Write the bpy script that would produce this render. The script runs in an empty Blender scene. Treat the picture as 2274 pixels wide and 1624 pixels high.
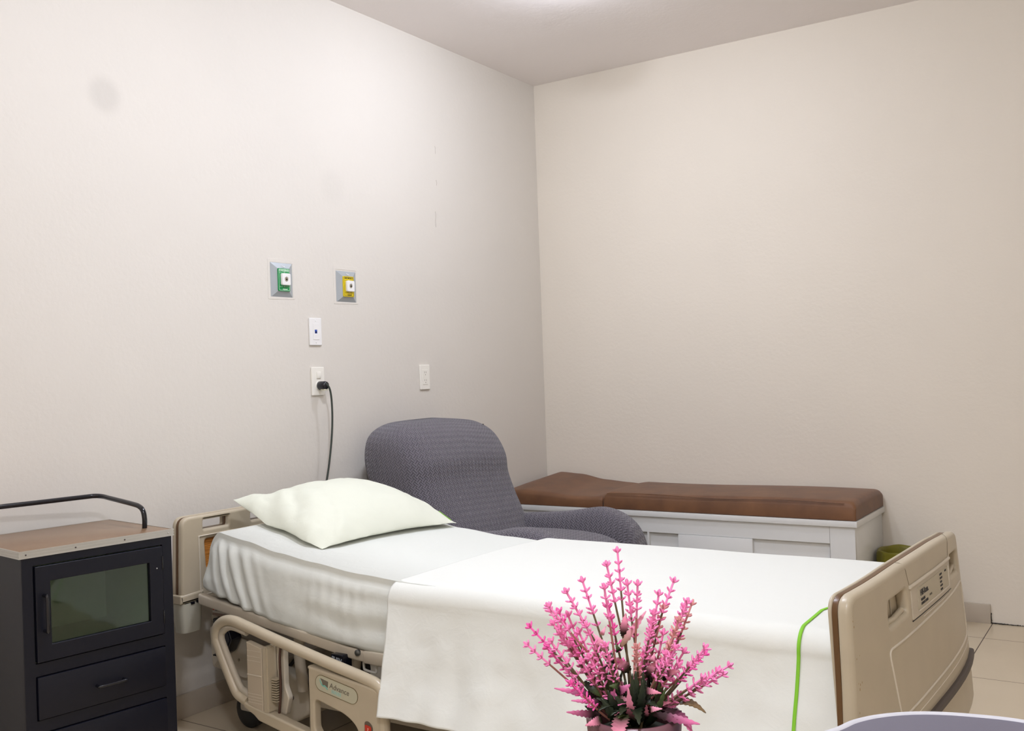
import bpy, bmesh, math, random
from mathutils import Vector, Matrix, noise
random.seed(7)
sc = bpy.context.scene
COL = sc.collection
# ---------------------------------------------------------------- camera
FPX = 2192.735
RX = Vector((0.835495, 0.549498, 0.0)); 
ca, sa = math.cos(-0.98952445), math.sin(-0.98952445)
cb, sb = math.cos(-0.00810597), math.sin(-0.00810597)
cc, ss = math.cos(-0.03527754), math.sin(-0.03527754)
Rm = Matrix(((cc, -ss, 0), (ss, cc, 0), (0, 0, 1))) @ Matrix(((1, 0, 0), (0, cb, -sb), (0, sb, cb))) @ Matrix(((ca, 0, sa), (0, 1, 0), (-sa, 0, ca)))
W = Matrix([[-Rm[i][2], Rm[i][0], -Rm[i][1]] for i in range(3)])      # camera (x right, y down, z forward) from world
CAM = Vector((2.99026, -4.88413, 1.2))
H = 2.864
cam = bpy.data.cameras.new('camera'); co = bpy.data.objects.new('camera', cam); COL.objects.link(co)
xr, yd, zf = W[0], W[1], W[2]
M = Matrix((( xr[0], -yd[0], -zf[0], CAM[0]), (xr[1], -yd[1], -zf[1], CAM[1]), (xr[2], -yd[2], -zf[2], CAM[2]), (0, 0, 0, 1)))
co.matrix_world = M
cam.sensor_width = 36; cam.lens = 36 * FPX / 2274; cam.clip_start = 0.05
sc.camera = co
# ---------------------------------------------------------------- world, exposure
w = bpy.data.worlds.new('world'); sc.world = w; w.use_nodes = True
w.node_tree.nodes['Background'].inputs[0].default_value = (0.9, 0.92, 1, 1)
w.node_tree.nodes['Background'].inputs[1].default_value = 0.3
vs = sc.view_settings; vs.view_transform = 'Standard'; vs.look = 'None'; vs.gamma = 1; vs.use_curve_mapping = False
vs.exposure = 0.13
LAMPS = [((1.0, -1.36), 16, (0.92, 0.98, 1.13)), ((1.50, -2.80), 31, (0.92, 0.98, 1.13)), ((3.0, -5.1), 46, (0.94, 0.98, 1.09))]  # third entry is an invented fill lamp, out of view, brightening the near sides


def hit(px, py, ax, val):
    c = Vector(((px - 1137) / FPX, (py - 812) / FPX, 1.0))
    d = W.transposed() @ c
    t = (val - CAM[ax]) / d[ax]
    return CAM + t * d


# ---------------------------------------------------------------- materials
def lin(c):
    return tuple((x / 12.92 if x <= 0.04045 else ((x + 0.055) / 1.055) ** 2.4) for x in (v / 255 for v in c)) + (1,)


MATS = {}


def mat(name, rgb, rough=0.5, metal=0.0, bump=None, spec=0.5, var=None, sheen=0.0, coat=0.0):
    """rgb in 0..255; bump=(scale, strength, dist); var=(scale, amount)"""
    if name in MATS: return MATS[name]
    m = bpy.data.materials.new(name); m.use_nodes = True
    nt = m.node_tree; b = nt.nodes['Principled BSDF']
    b.inputs['Base Color'].default_value = lin(rgb)
    b.inputs['Roughness'].default_value = rough; b.inputs['Metallic'].default_value = metal
    b.inputs['Specular IOR Level'].default_value = spec
    b.inputs['Sheen Weight'].default_value = sheen
    b.inputs['Coat Weight'].default_value = coat
    tc = nt.nodes.new('ShaderNodeTexCoord')
    if bump:
        n = nt.nodes.new('ShaderNodeTexNoise'); n.inputs['Scale'].default_value = bump[0]; n.inputs['Detail'].default_value = 5
        nt.links.new(tc.outputs['Object'], n.inputs['Vector'])
        bp = nt.nodes.new('ShaderNodeBump'); bp.inputs['Strength'].default_value = bump[1]; bp.inputs['Distance'].default_value = bump[2]
        nt.links.new(n.outputs[0], bp.inputs['Height']); nt.links.new(bp.outputs[0], b.inputs['Normal'])
    if var:
        n = nt.nodes.new('ShaderNodeTexNoise'); n.inputs['Scale'].default_value = var[0]; n.inputs['Detail'].default_value = 4
        nt.links.new(tc.outputs['Object'], n.inputs['Vector'])
        r = nt.nodes.new('ShaderNodeMapRange'); r.inputs['From Min'].default_value = 0.3; r.inputs['From Max'].default_value = 0.7
        r.inputs['To Min'].default_value = 1 - var[1]; r.inputs['To Max'].default_value = 1 + var[1] * 0.5
        nt.links.new(n.outputs[0], r.inputs['Value'])
        mx = nt.nodes.new('ShaderNodeVectorMath'); mx.operation = 'SCALE'
        mx.inputs[0].default_value = lin(rgb)[:3]
        nt.links.new(r.outputs[0], mx.inputs['Scale']); nt.links.new(mx.outputs[0], b.inputs['Base Color'])
    MATS[name] = m
    return m


def N(nt, kind, **kw):
    n = nt.nodes.new(kind)
    for k, v in kw.items():
        if k.startswith('_'): setattr(n, k[1:], v)
        else: n.inputs[k.replace('_', ' ')].default_value = v
    return n


def math_node(nt, op, a, b=None):
    n = nt.nodes.new('ShaderNodeMath'); n.operation = op
    for i, v in enumerate((a, b)):
        if v is None: continue
        if isinstance(v, (int, float)): n.inputs[i].default_value = v
        else: nt.links.new(v, n.inputs[i])
    return n.outputs[0]


def wall_mat(name, rgb, smudges=()):
    m = mat(name, rgb, rough=0.62, spec=0.3)
    nt = m.node_tree; b = nt.nodes['Principled BSDF']
    tc = nt.nodes.new('ShaderNodeTexCoord')
    n1 = N(nt, 'ShaderNodeTexNoise', Scale=55.0, Detail=6.0); n2 = N(nt, 'ShaderNodeTexNoise', Scale=4.0, Detail=3.0)
    for n in (n1, n2): nt.links.new(tc.outputs['Object'], n.inputs['Vector'])
    h = math_node(nt, 'ADD', n1.outputs[0], math_node(nt, 'MULTIPLY', n2.outputs[0], 3.0))
    bp = N(nt, 'ShaderNodeBump', Strength=0.22, Distance=0.004)
    nt.links.new(h, bp.inputs['Height']); nt.links.new(bp.outputs[0], b.inputs['Normal'])
    # large, faint uneven paint
    n3 = N(nt, 'ShaderNodeTexNoise', Scale=1.6, Detail=3.0); nt.links.new(tc.outputs['Object'], n3.inputs['Vector'])
    f = math_node(nt, 'ADD', math_node(nt, 'MULTIPLY', n3.outputs[0], 0.07), 0.955)
    for (c, r, amt) in smudges:
        d = N(nt, 'ShaderNodeVectorMath', _operation='DISTANCE'); nt.links.new(tc.outputs['Object'], d.inputs[0]); d.inputs[1].default_value = c
        mr = N(nt, 'ShaderNodeMapRange', _interpolation_type='SMOOTHSTEP', From_Min=r * 0.35, From_Max=r, To_Min=1 - amt, To_Max=1.0)
        nt.links.new(d.outputs['Value'], mr.inputs['Value'])
        f = math_node(nt, 'MULTIPLY', f, mr.outputs[0])
    mx = N(nt, 'ShaderNodeVectorMath', _operation='SCALE'); mx.inputs[0].default_value = lin(rgb)[:3]
    nt.links.new(f, mx.inputs['Scale']); nt.links.new(mx.outputs[0], b.inputs['Base Color'])
    return m


def tile_mat():
    m = mat('floor_tile', (196, 184, 168), rough=0.22, spec=0.5)
    nt = m.node_tree; b = nt.nodes['Principled BSDF']
    tc = nt.nodes.new('ShaderNodeTexCoord'); sp = nt.nodes.new('ShaderNodeSeparateXYZ'); nt.links.new(tc.outputs['Object'], sp.inputs[0])
    T = 0.580

    def line(c, off):
        a = math_node(nt, 'ADD', c, -off + 50 * T)
        a = math_node(nt, 'MODULO', a, T)
        a = math_node(nt, 'ABSOLUTE', math_node(nt, 'SUBTRACT', a, T / 2))
        return math_node(nt, 'GREATER_THAN', a, T / 2 - 0.0017)
    g = math_node(nt, 'MAXIMUM', line(sp.outputs[0], 2.318), line(sp.outputs[1], -0.272))
    n = N(nt, 'ShaderNodeTexNoise', Scale=3.0, Detail=6.0); nt.links.new(tc.outputs['Object'], n.inputs['Vector'])
    cr = nt.nodes.new('ShaderNodeValToRGB'); cr.color_ramp.elements[0].color = lin((200, 184, 158)); cr.color_ramp.elements[1].color = lin((212, 197, 172))
    nt.links.new(n.outputs[0], cr.inputs[0])
    mx = nt.nodes.new('ShaderNodeMix'); mx.data_type = 'RGBA'
    nt.links.new(g, mx.inputs[0]); nt.links.new(cr.outputs[0], mx.inputs[6]); mx.inputs[7].default_value = lin((70, 58, 48))
    nt.links.new(mx.outputs[2], b.inputs['Base Color'])
    r = math_node(nt, 'ADD', math_node(nt, 'MULTIPLY', g, 0.5), 0.25); nt.links.new(r, b.inputs['Roughness'])
    return m


def wood_mat():
    m = mat('oak_laminate', (190, 125, 60), rough=0.4)
    nt = m.node_tree; b = nt.nodes['Principled BSDF']
    tc = nt.nodes.new('ShaderNodeTexCoord'); mp = N(nt, 'ShaderNodeMapping'); mp.inputs['Scale'].default_value = (8, 8, 160)
    nt.links.new(tc.outputs['Object'], mp.inputs[0])
    n = N(nt, 'ShaderNodeTexNoise', Scale=1.5, Detail=5.0, Distortion=0.4); nt.links.new(mp.outputs[0], n.inputs['Vector'])
    cr = nt.nodes.new('ShaderNodeValToRGB'); cr.color_ramp.elements[0].color = lin((150, 88, 32)); cr.color_ramp.elements[1].color = lin((212, 142, 66))
    cr.color_ramp.elements[0].position = 0.35; cr.color_ramp.elements[1].position = 0.6
    nt.links.new(n.outputs[0], cr.inputs[0]); nt.links.new(cr.outputs[0], b.inputs['Base Color'])
    return m


def leather_mat():
    m = mat('brown_suede', (112, 78, 50), rough=0.6, sheen=0.1)
    nt = m.node_tree; b = nt.nodes['Principled BSDF']
    tc = nt.nodes.new('ShaderNodeTexCoord')
    n = N(nt, 'ShaderNodeTexNoise', Scale=9.0, Detail=6.0); nt.links.new(tc.outputs['Object'], n.inputs['Vector'])
    cr = nt.nodes.new('ShaderNodeValToRGB'); cr.color_ramp.elements[0].color = lin((92, 58, 34)); cr.color_ramp.elements[1].color = lin((120, 80, 48))
    cr.color_ramp.elements[0].position = 0.25; cr.color_ramp.elements[1].position = 0.75
    nt.links.new(n.outputs[0], cr.inputs[0]); nt.links.new(cr.outputs[0], b.inputs['Base Color'])
    n = N(nt, 'ShaderNodeTexNoise', Scale=260.0, Detail=2.0); nt.links.new(tc.outputs['Object'], n.inputs['Vector'])
    bp = N(nt, 'ShaderNodeBump', Strength=0.15, Distance=0.001); nt.links.new(n.outputs[0], bp.inputs['Height']); nt.links.new(bp.outputs[0], b.inputs['Normal'])
    return m


def weave_mat():
    """grey stretch cover with a raised diagonal basket weave, from the mesh's own metric UVs"""
    m = mat('grey_basketweave', (116, 112, 122), rough=0.85, sheen=0.25, spec=0.2)
    nt = m.node_tree; b = nt.nodes['Principled BSDF']
    uv = nt.nodes.new('ShaderNodeUVMap')
    mp = N(nt, 'ShaderNodeMapping'); mp.inputs['Rotation'].default_value = (0, 0, math.radians(42)); mp.inputs['Scale'].default_value = (1, 1, 1)
    nt.links.new(uv.outputs[0], mp.inputs[0])
    sp = nt.nodes.new('ShaderNodeSeparateXYZ'); nt.links.new(mp.outputs[0], sp.inputs[0])
    c = 0.0180
    u = math_node(nt, 'ADD', sp.outputs[0], 40 * c); v = math_node(nt, 'ADD', sp.outputs[1], 40 * c)
    iu = math_node(nt, 'FLOOR', math_node(nt, 'DIVIDE', u, c)); iv = math_node(nt, 'FLOOR', math_node(nt, 'DIVIDE', v, c))
    chk = math_node(nt, 'MODULO', math_node(nt, 'ADD', iu, iv), 2.0)

    def stripes(x):
        s = math_node(nt, 'MULTIPLY', x, math.pi * 2 * 2 / c)
        s = math_node(nt, 'ADD', math_node(nt, 'MULTIPLY', math_node(nt, 'COSINE', s), -0.5), 0.5)
        return math_node(nt, 'POWER', s, 0.5)
    mx = nt.nodes.new('ShaderNodeMix'); nt.links.new(chk, mx.inputs[0]); nt.links.new(stripes(u), mx.inputs[2]); nt.links.new(stripes(v), mx.inputs[3])
    bp = N(nt, 'ShaderNodeBump', Strength=0.9, Distance=0.0032); nt.links.new(mx.outputs[0], bp.inputs['Height']); nt.links.new(bp.outputs[0], b.inputs['Normal'])
    cr = nt.nodes.new('ShaderNodeValToRGB'); cr.color_ramp.elements[0].color = lin((70, 68, 78)); cr.color_ramp.elements[1].color = lin((108, 103, 110)); cr.color_ramp.elements[1].position = 0.6
    nt.links.new(mx.outputs[0], cr.inputs[0]); nt.links.new(cr.outputs[0], b.inputs['Base Color'])
    return m


def cloth_mat(name, rgb, fine=900.0):
    m = mat(name, rgb, rough=0.85, spec=0.15, sheen=0.1)
    nt = m.node_tree; b = nt.nodes['Principled BSDF']
    tc = nt.nodes.new('ShaderNodeTexCoord')
    n1 = N(nt, 'ShaderNodeTexNoise', Scale=fine, Detail=2.0); n2 = N(nt, 'ShaderNodeTexNoise', Scale=22.0, Detail=5.0, Distortion=0.8)
    for n in (n1, n2): nt.links.new(tc.outputs['Object'], n.inputs['Vector'])
    h = math_node(nt, 'ADD', math_node(nt, 'MULTIPLY', n1.outputs[0], 0.15), n2.outputs[0])
    bp = N(nt, 'ShaderNodeBump', Strength=0.25, Distance=0.005); nt.links.new(h, bp.inputs['Height']); nt.links.new(bp.outputs[0], b.inputs['Normal'])
    return m


def emis(name, rgb, k):
    m = bpy.data.materials.new(name); m.use_nodes = True; nt = m.node_tree; nt.nodes.clear()
    e = nt.nodes.new('ShaderNodeEmission'); e.inputs[0].default_value = (*rgb, 1); e.inputs[1].default_value = k
    o = nt.nodes.new('ShaderNodeOutputMaterial'); nt.links.new(e.outputs[0], o.inputs[0]); return m


def glass_mat():
    m = bpy.data.materials.new('pane_glass'); m.use_nodes = True; b = m.node_tree.nodes['Principled BSDF']
    b.inputs['Base Color'].default_value = lin((205, 222, 205)); b.inputs['Roughness'].default_value = 0.03
    b.inputs['Transmission Weight'].default_value = 1.0; b.inputs['IOR'].default_value = 1.45
    return m


def leaf_mat(name, base, tip, p0=0.45, p1=0.85):
    m = mat(name, base, rough=0.45, spec=0.35)
    nt = m.node_tree; b = nt.nodes['Principled BSDF']
    uv = nt.nodes.new('ShaderNodeUVMap'); sp = nt.nodes.new('ShaderNodeSeparateXYZ'); nt.links.new(uv.outputs[0], sp.inputs[0])
    cr = nt.nodes.new('ShaderNodeValToRGB'); cr.color_ramp.elements[0].color = lin(base); cr.color_ramp.elements[1].color = lin(tip)
    cr.color_ramp.elements[0].position = p0; cr.color_ramp.elements[1].position = p1
    nt.links.new(sp.outputs[0], cr.inputs[0]); nt.links.new(cr.outputs[0], b.inputs['Base Color'])
    return m


# ---------------------------------------------------------------- mesh helpers
def link(name, me, m, parent=None, smooth=True, angle=40):
    o = bpy.data.objects.new(name, me); COL.objects.link(o)
    if m: me.materials.append(m)
    if smooth:
        for p in me.polygons: p.use_smooth = True
        if angle:
            bm = bmesh.new(); bm.from_mesh(me)
            for e in bm.edges:
                if len(e.link_faces) == 2 and e.calc_face_angle(0) > math.radians(angle): e.smooth = False
            bm.to_mesh(me); bm.free()
    if parent:
        o.parent = parent; o.matrix_parent_inverse = base_inv(parent)
    return o


def base_inv(p):
    m = Matrix.Identity(4); q = p
    while q:
        m = q.matrix_basis.inverted() @ m if q is p else m @ Matrix.Identity(4)
        q = None
    # parents are only translated; children meshes are given in world coordinates
    return Matrix.Translation(-world_loc(p))


def world_loc(p):
    if p.parent is None: return p.location.copy()
    return Vector((0, 0, 0))          # mesh parents carry an identity world transform


def thing(name, label, cat, loc=(0, 0, 0), group=None):
    o = bpy.data.objects.new(name, None); COL.objects.link(o); o.location = loc; o.empty_display_size = 0.05
    o['label'] = label; o['category'] = cat
    if group: o['group'] = group
    return o


def tag(o, label, cat, group=None):
    o['label'] = label; o['category'] = cat
    if group: o['group'] = group
    return o


def structure(o):
    o['kind'] = 'structure'; return o


def rbox(name, lo, hi, m, parent=None, r=0.003, seg=2, mtx=None, open_=None):
    lo = Vector(lo); hi = Vector(hi)
    bm = bmesh.new(); bmesh.ops.create_cube(bm, size=1)
    s = hi - lo; c = (hi + lo) / 2
    for v in bm.verts: v.co = Vector((v.co.x * s.x, v.co.y * s.y, v.co.z * s.z)) + c
    if r: bmesh.ops.bevel(bm, geom=bm.edges[:], offset=min(r, min(s) * 0.49), segments=seg, affect='EDGES', profile=0.5)
    if mtx: bmesh.ops.transform(bm, matrix=mtx, verts=bm.verts)
    me = bpy.data.meshes.new(name); bm.to_mesh(me); bm.free()
    return link(name, me, m, parent)


def multi_box(name, boxes, m, parent=None, r=0.003, mtx=None):
    bm = bmesh.new()
    for lo, hi in boxes:
        lo = Vector(lo); hi = Vector(hi); s = hi - lo; c = (hi + lo) / 2
        b2 = bmesh.new(); bmesh.ops.create_cube(b2, size=1)
        for v in b2.verts: v.co = Vector((v.co.x * s.x, v.co.y * s.y, v.co.z * s.z)) + c
        if r: bmesh.ops.bevel(b2, geom=b2.edges[:], offset=min(r, min(s) * 0.45), segments=2, affect='EDGES')
        t = bpy.data.meshes.new('t'); b2.to_mesh(t); b2.free(); bm.from_mesh(t); bpy.data.meshes.remove(t)
    if mtx: bmesh.ops.transform(bm, matrix=mtx, verts=bm.verts)
    me = bpy.data.meshes.new(name); bm.to_mesh(me); bm.free()
    return link(name, me, m, parent)


def catmull(pts, n=8, closed=False):
    P = [Vector(p) for p in pts]; out = []
    L = len(P)
    rng = range(L if closed else L - 1)
    for i in rng:
        p0 = P[(i - 1) % L] if closed or i > 0 else P[0]; p1 = P[i]; p2 = P[(i + 1) % L]
        p3 = P[(i + 2) % L] if closed or i + 2 < L else P[-1]
        for k in range(n):
            t = k / n
            out.append(0.5 * ((2 * p1) + (-p0 + p2) * t + (2 * p0 - 5 * p1 + 4 * p2 - p3) * t * t + (-p0 + 3 * p1 - 3 * p2 + p3) * t ** 3))
    if not closed: out.append(P[-1])
    return out


def add_sweep(bm, pts, rad, seg=12, closed=False, cap=True, flat=1.0):
    n = len(pts); rings = []
    up = None
    for i, p in enumerate(pts):
        a = pts[(i - 1) % n] if (closed or i > 0) else pts[0]; b = pts[(i + 1) % n] if (closed or i < n - 1) else pts[-1]
        t = (b - a).normalized() if (b - a).length > 1e-9 else Vector((0, 0, 1))
        if up is None:
            up = Vector((0, 0, 1)) if abs(t.z) < 0.9 else Vector((1, 0, 0))
        up = (up - t * up.dot(t)); up = up.normalized() if up.length > 1e-6 else t.orthogonal().normalized()
        s = t.cross(up)
        r = rad[i] if isinstance(rad, (list, tuple)) else rad
        rings.append([bm.verts.new(p + (s * math.cos(2 * math.pi * k / seg) + up * flat * math.sin(2 * math.pi * k / seg)) * r) for k in range(seg)])
    for i in range(n if closed else n - 1):
        A, B = rings[i], rings[(i + 1) % n]
        for k in range(seg):
            bm.faces.new((A[k], A[(k + 1) % seg], B[(k + 1) % seg], B[k]))
    if cap and not closed:
        bm.faces.new(rings[0][::-1]); bm.faces.new(rings[-1])


def tube(name, pts, rad, m, parent=None, seg=14, closed=False, smooth_n=0, flat=1.0):
    P = [Vector(p) for p in pts]
    if smooth_n: P = catmull(P, smooth_n, closed)
    bm = bmesh.new(); add_sweep(bm, P, rad, seg, closed, flat=flat)
    bmesh.ops.recalc_face_normals(bm, faces=bm.faces)
    me = bpy.data.meshes.new(name); bm.to_mesh(me); bm.free()
    return link(name, me, m, parent, angle=50)


def fillet(pts, r, n=6):
    """round the corners of a closed 2-D polygon; r may be a list"""
    out = []; L = len(pts)
    for i in range(L):
        p = Vector(pts[i]); a = Vector(pts[i - 1]); b = Vector(pts[(i + 1) % L])
        rr = r[i] if isinstance(r, (list, tuple)) else r
        if rr <= 0: out.append(p); continue
        d1 = (a - p); d2 = (b - p); l = min(rr, d1.length * 0.48, d2.length * 0.48)
        q1 = p + d1.normalized() * l; q2 = p + d2.normalized() * l
        for k in range(n + 1):
            t = k / n; out.append((1 - t) ** 2 * q1 + 2 * t * (1 - t) * p + t * t * q2)
    return out


def rrect(x0, y0, x1, y1, r, n=6):
    return fillet([(x0, y0), (x1, y0), (x1, y1), (x0, y1)], r, n)


YZX = Matrix(((0, 0, 1, 0), (1, 0, 0, 0), (0, 1, 0, 0), (0, 0, 0, 1)))       # plate facing +x : X->y, Y->z, Z->x
XZmY = Matrix(((1, 0, 0, 0), (0, 0, -1, 0), (0, 1, 0, 0), (0, 0, 0, 1)))     # plate facing -y : X->x, Y->z, Z->-y


def plate(name, outline, holes, thick, bevel, mtx, m, parent=None, seg=3, angle=35):
    cu = bpy.data.curves.new(name, 'CURVE'); cu.dimensions = '2D'; cu.fill_mode = 'BOTH'
    cu.extrude = max(thick / 2 - bevel, 0.0); cu.bevel_depth = bevel; cu.bevel_resolution = seg
    if bevel: cu.offset = -bevel
    for poly in [outline] + list(holes):
        s = cu.splines.new('POLY'); s.points.add(len(poly) - 1)
        for i, p in enumerate(poly): s.points[i].co = (p[0], p[1], 0, 1)
        s.use_cyclic_u = True
    o = bpy.data.objects.new('tmp', cu); COL.objects.link(o)
    me = bpy.data.meshes.new_from_object(o.evaluated_get(bpy.context.evaluated_depsgraph_get()))
    bpy.data.objects.remove(o); bpy.data.curves.remove(cu)
    me.name = name; me.materials.clear(); me.transform(mtx)
    return link(name, me, m, parent, angle=angle)


def text(name, s, size, mtx, m, parent, thick=0.0003, align='CENTER', bold=0.0, sx=1.0):
    cu = bpy.data.curves.new(name, 'FONT'); cu.body = s; cu.size = size; cu.extrude = thick; cu.align_x = align; cu.align_y = 'CENTER'
    cu.offset = bold; cu.resolution_u = 3
    o = bpy.data.objects.new('tmp', cu); COL.objects.link(o)
    me = bpy.data.meshes.new_from_object(o.evaluated_get(bpy.context.evaluated_depsgraph_get()))
    bpy.data.objects.remove(o); bpy.data.curves.remove(cu)
    me.name = name; me.materials.clear(); me.transform(mtx @ Matrix.Diagonal((sx, 1, 1, 1)))
    return link(name, me, m, parent, smooth=False)


def surf(name, fn, nu, nv, m, parent=None, closed_u=False, uvscale=True, solid=0.0, caps=False, angle=None):
    """grid surface fn(u,v)->Vector with metric UVs"""
    bm = bmesh.new(); uvl = bm.loops.layers.uv.new('UVMap')
    NU = nu if closed_u else nu + 1
    G = [[bm.verts.new(fn(i / nu, j / nv)) for i in range(NU)] for j in range(nv + 1)]
    # metric uv lengths, taken along the middle row and the middle column
    jm = nv // 2
    us = [0.0]
    for i in range(1, nu + 1): us.append(us[-1] + (G[jm][i % NU].co - G[jm][i - 1].co).length)
    im = 0 if closed_u else nu // 2
    vv = [0.0]
    for j in range(1, nv + 1):
        vv.append(vv[-1] + sum((G[j][(k * NU // 4) % NU].co - G[j - 1][(k * NU // 4) % NU].co).length for k in range(4)) / 4)
    for j in range(nv):
        for i in range(nu):
            q = [(i, j), (i + 1, j), (i + 1, j + 1), (i, j + 1)]
            try: f = bm.faces.new([G[b][a % NU] for a, b in q])
            except ValueError: continue
            for l, (a, b) in zip(f.loops, q): l[uvl].uv = (us[a], vv[b])
    if caps and closed_u:
        bm.faces.new(G[0][::-1]); bm.faces.new(G[-1])
    bmesh.ops.recalc_face_normals(bm, faces=bm.faces)
    me = bpy.data.meshes.new(name); bm.to_mesh(me); bm.free()
    o = link(name, me, m, parent, angle=angle)
    if solid:
        md = o.modifiers.new('Solidify', 'SOLIDIFY'); md.thickness = solid; md.offset = -1
    return o


def lerp_tab(tab, x):
    if x <= tab[0][0]: return tab[0][1]
    for (a, ya), (b, yb) in zip(tab, tab[1:]):
        if x <= b:
            t = (x - a) / (b - a); t = t * t * (3 - 2 * t) * 0.6 + t * 0.4
            return ya + (yb - ya) * t
    return tab[-1][1]


def fn3(x, y, z, s):
    return noise.noise(Vector((x * s, y * s, z * s)))


# ---------------------------------------------------------------- palette
WALL_L = wall_mat('wall_paint_left', (219, 213, 204), [((0, -2.813, 2.204), 0.085, 0.11), ((0, -1.708, 2.041), 0.10, 0.035)])
WALL_B = wall_mat('wall_paint_back', (228, 219, 205))
CEIL = wall_mat('ceiling_paint', (246, 240, 238))
PLASTIC = mat('beige_bed_plastic', (188, 175, 151), rough=0.33, var=(9, 0.05), spec=0.5)
PLASTIC2 = mat('beige_bed_metal', (196, 185, 166), rough=0.4, var=(7, 0.06))
PLASTIC3 = mat('beige_under_parts', (186, 176, 158), rough=0.5)
RIDGE = mat('pale_ridge', (212, 202, 184), rough=0.35)
BROWN = mat('brown_gasket', (96, 66, 34), rough=0.35)
DKBROWN = mat('dark_bumper', (74, 64, 60), rough=0.5)
NAVY = mat('navy_enamel', (13, 15, 27), rough=0.4, spec=0.32, bump=(300, 0.05, 0.001))
NAVY2 = mat('navy_enamel_gloss', (12, 13, 22), rough=0.16, spec=0.6)
ALU = mat('aluminium_trim', (196, 194, 188), rough=0.35, metal=0.7)
LAMI = mat('brown_laminate', (132, 104, 78), rough=0.3, var=(60, 0.06), spec=0.5)
WHITE = mat('white_lacquer', (222, 222, 220), rough=0.3)
WHITEP = mat('white_switch_plastic', (236, 234, 232), rough=0.3)
CREAMP = mat('cream_switch_plastic', (238, 234, 224), rough=0.3)
BLACK = mat('black_rubber', (22, 24, 26), rough=0.45)
BLACKG = mat('black_gloss', (14, 15, 24), rough=0.2)
CORD = mat('grey_green_cord', (52, 60, 54), rough=0.4)
STEEL = mat('brushed_steel_plate', (176, 182, 186), rough=0.4, metal=0.35)
GREEN = mat('green_label', (8, 140, 72), rough=0.4)
YELLOW = mat('yellow_label', (222, 196, 14), rough=0.4)
INKW = mat('white_print', (225, 245, 225), rough=0.5)
INKK = mat('dark_print', (52, 44, 30), rough=0.5)
INKB = mat('black_print', (40, 38, 40), rough=0.5)
TEAL = mat('teal_print', (120, 190, 175), rough=0.5)
GREYP = mat('grey_print', (112, 104, 90), rough=0.5)
RED = mat('red_print', (190, 48, 26), rough=0.4)
SHEETM = cloth_mat('white_sheet_cotton', (222, 224, 217))
BLANKM = cloth_mat('white_cover_cotton', (228, 229, 222))
PILLM = cloth_mat('cream_pillowcase', (226, 228, 212))
NAVYM = mat('blue_vinyl_mattress', (66, 76, 100), rough=0.5, bump=(60, 0.1, 0.002))
LIME = mat('lime_piping', (132, 200, 44), rough=0.7)
WEAVE = weave_mat(); SUEDE = leather_mat(); WOOD = wood_mat(); TILE = tile_mat()
BASEB = mat('baseboard_tile', (186, 174, 158), rough=0.3, var=(6, 0.05))
OLIVE = mat('olive_bag_plastic', (112, 106, 18), rough=0.4, bump=(30, 0.3, 0.004))
GREYT = mat('grey_table_top', (98, 96, 112), rough=0.35)
GREYR = mat('light_grey_rim', (206, 206, 212), rough=0.4)
GLASS = glass_mat()
CABIN = mat('cabinet_inside_paint', (205, 210, 190), rough=0.5)

# ================================================================ setting
def flat(name, co, m):
    me = bpy.data.meshes.new(name); me.from_pydata(co, [], [(0, 1, 2, 3)]); return structure(link(name, me, m, smooth=False))


XR, YF = 4.3, -6.3
structure(rbox('floor', (-0.15, YF - 0.15, -0.15), (XR + 0.15, 0.15, 0), TILE, r=0))
structure(rbox('ceiling', (-0.15, YF - 0.15, H), (XR + 0.15, 0.15, H + 0.15), CEIL, r=0))
structure(rbox('wall_left', (-0.15, YF - 0.15, 0), (0, 0.15, H), WALL_L, r=0))
structure(rbox('wall_back', (0, 0, 0), (XR + 0.15, 0.15, H), WALL_B, r=0))
structure(rbox('wall_right', (XR, YF, 0), (XR + 0.15, 0, H), WALL_B, r=0))
structure(rbox('wall_front', (0, YF - 0.15, 0), (XR, YF, H), WALL_B, r=0))
structure(rbox('baseboard_left', (0, -5.6, 0), (0.010, -0.012, 0.086), BASEB, r=0.001))
structure(rbox('baseboard_back', (0.0, -0.012, 0), (2.312, 0, 0.086), BASEB, r=0.001))
# crumbly grout joint where the skirting stops
bm = bmesh.new()
for k in range(200):
    x = 2.312 + abs(random.gauss(0, 0.06)) if k > 22 else 2.3135 + random.random() * 0.003
    z = 0.001 + random.random() * 0.003 if k > 22 else random.random() * 0.045
    s = random.uniform(0.0008, 0.0022)
    bmesh.ops.create_icosphere(bm, subdivisions=1, radius=s, matrix=Matrix.Translation((x, -0.002 - random.random() * 0.006, z)))
me = bpy.data.meshes.new('grout_crumbs'); bm.to_mesh(me); bm.free()
bm2 = bmesh.new(); bm2.from_mesh(me)
add_sweep(bm2, [Vector((2.312 + .004 * k, -.0010, .0012 + .0008 * random.random())) for k in range(34)], [.0018 - .00004 * k + .0006 * random.random() for k in range(34)], seg=5)
add_sweep(bm2, [Vector((2.3135, -.0012, .002 + .003 * k)) for k in range(16)], .0012, seg=5)
bm2.to_mesh(me); bm2.free()
g = link('trim_1', me, mat('dark_grout', (60, 56, 50), rough=0.9)); structure(g)
# hair crack in the left wall
for i, (x, y0, y1) in enumerate([(966, 325, 342), (967, 470, 505), (969, 400, 412)]):
    a = hit(x, y0, 0, 0.0006); b = hit(x + 1, y1, 0, 0.0006)
    pts = [a.lerp(b, t / 6) + Vector((0, random.uniform(-.002, .002), 0)) for t in range(7)]
    structure(tube('trim_%d' % (i + 2), pts, 0.0011, mat('crack', (190, 182, 172), rough=0.9), seg=5))

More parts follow.
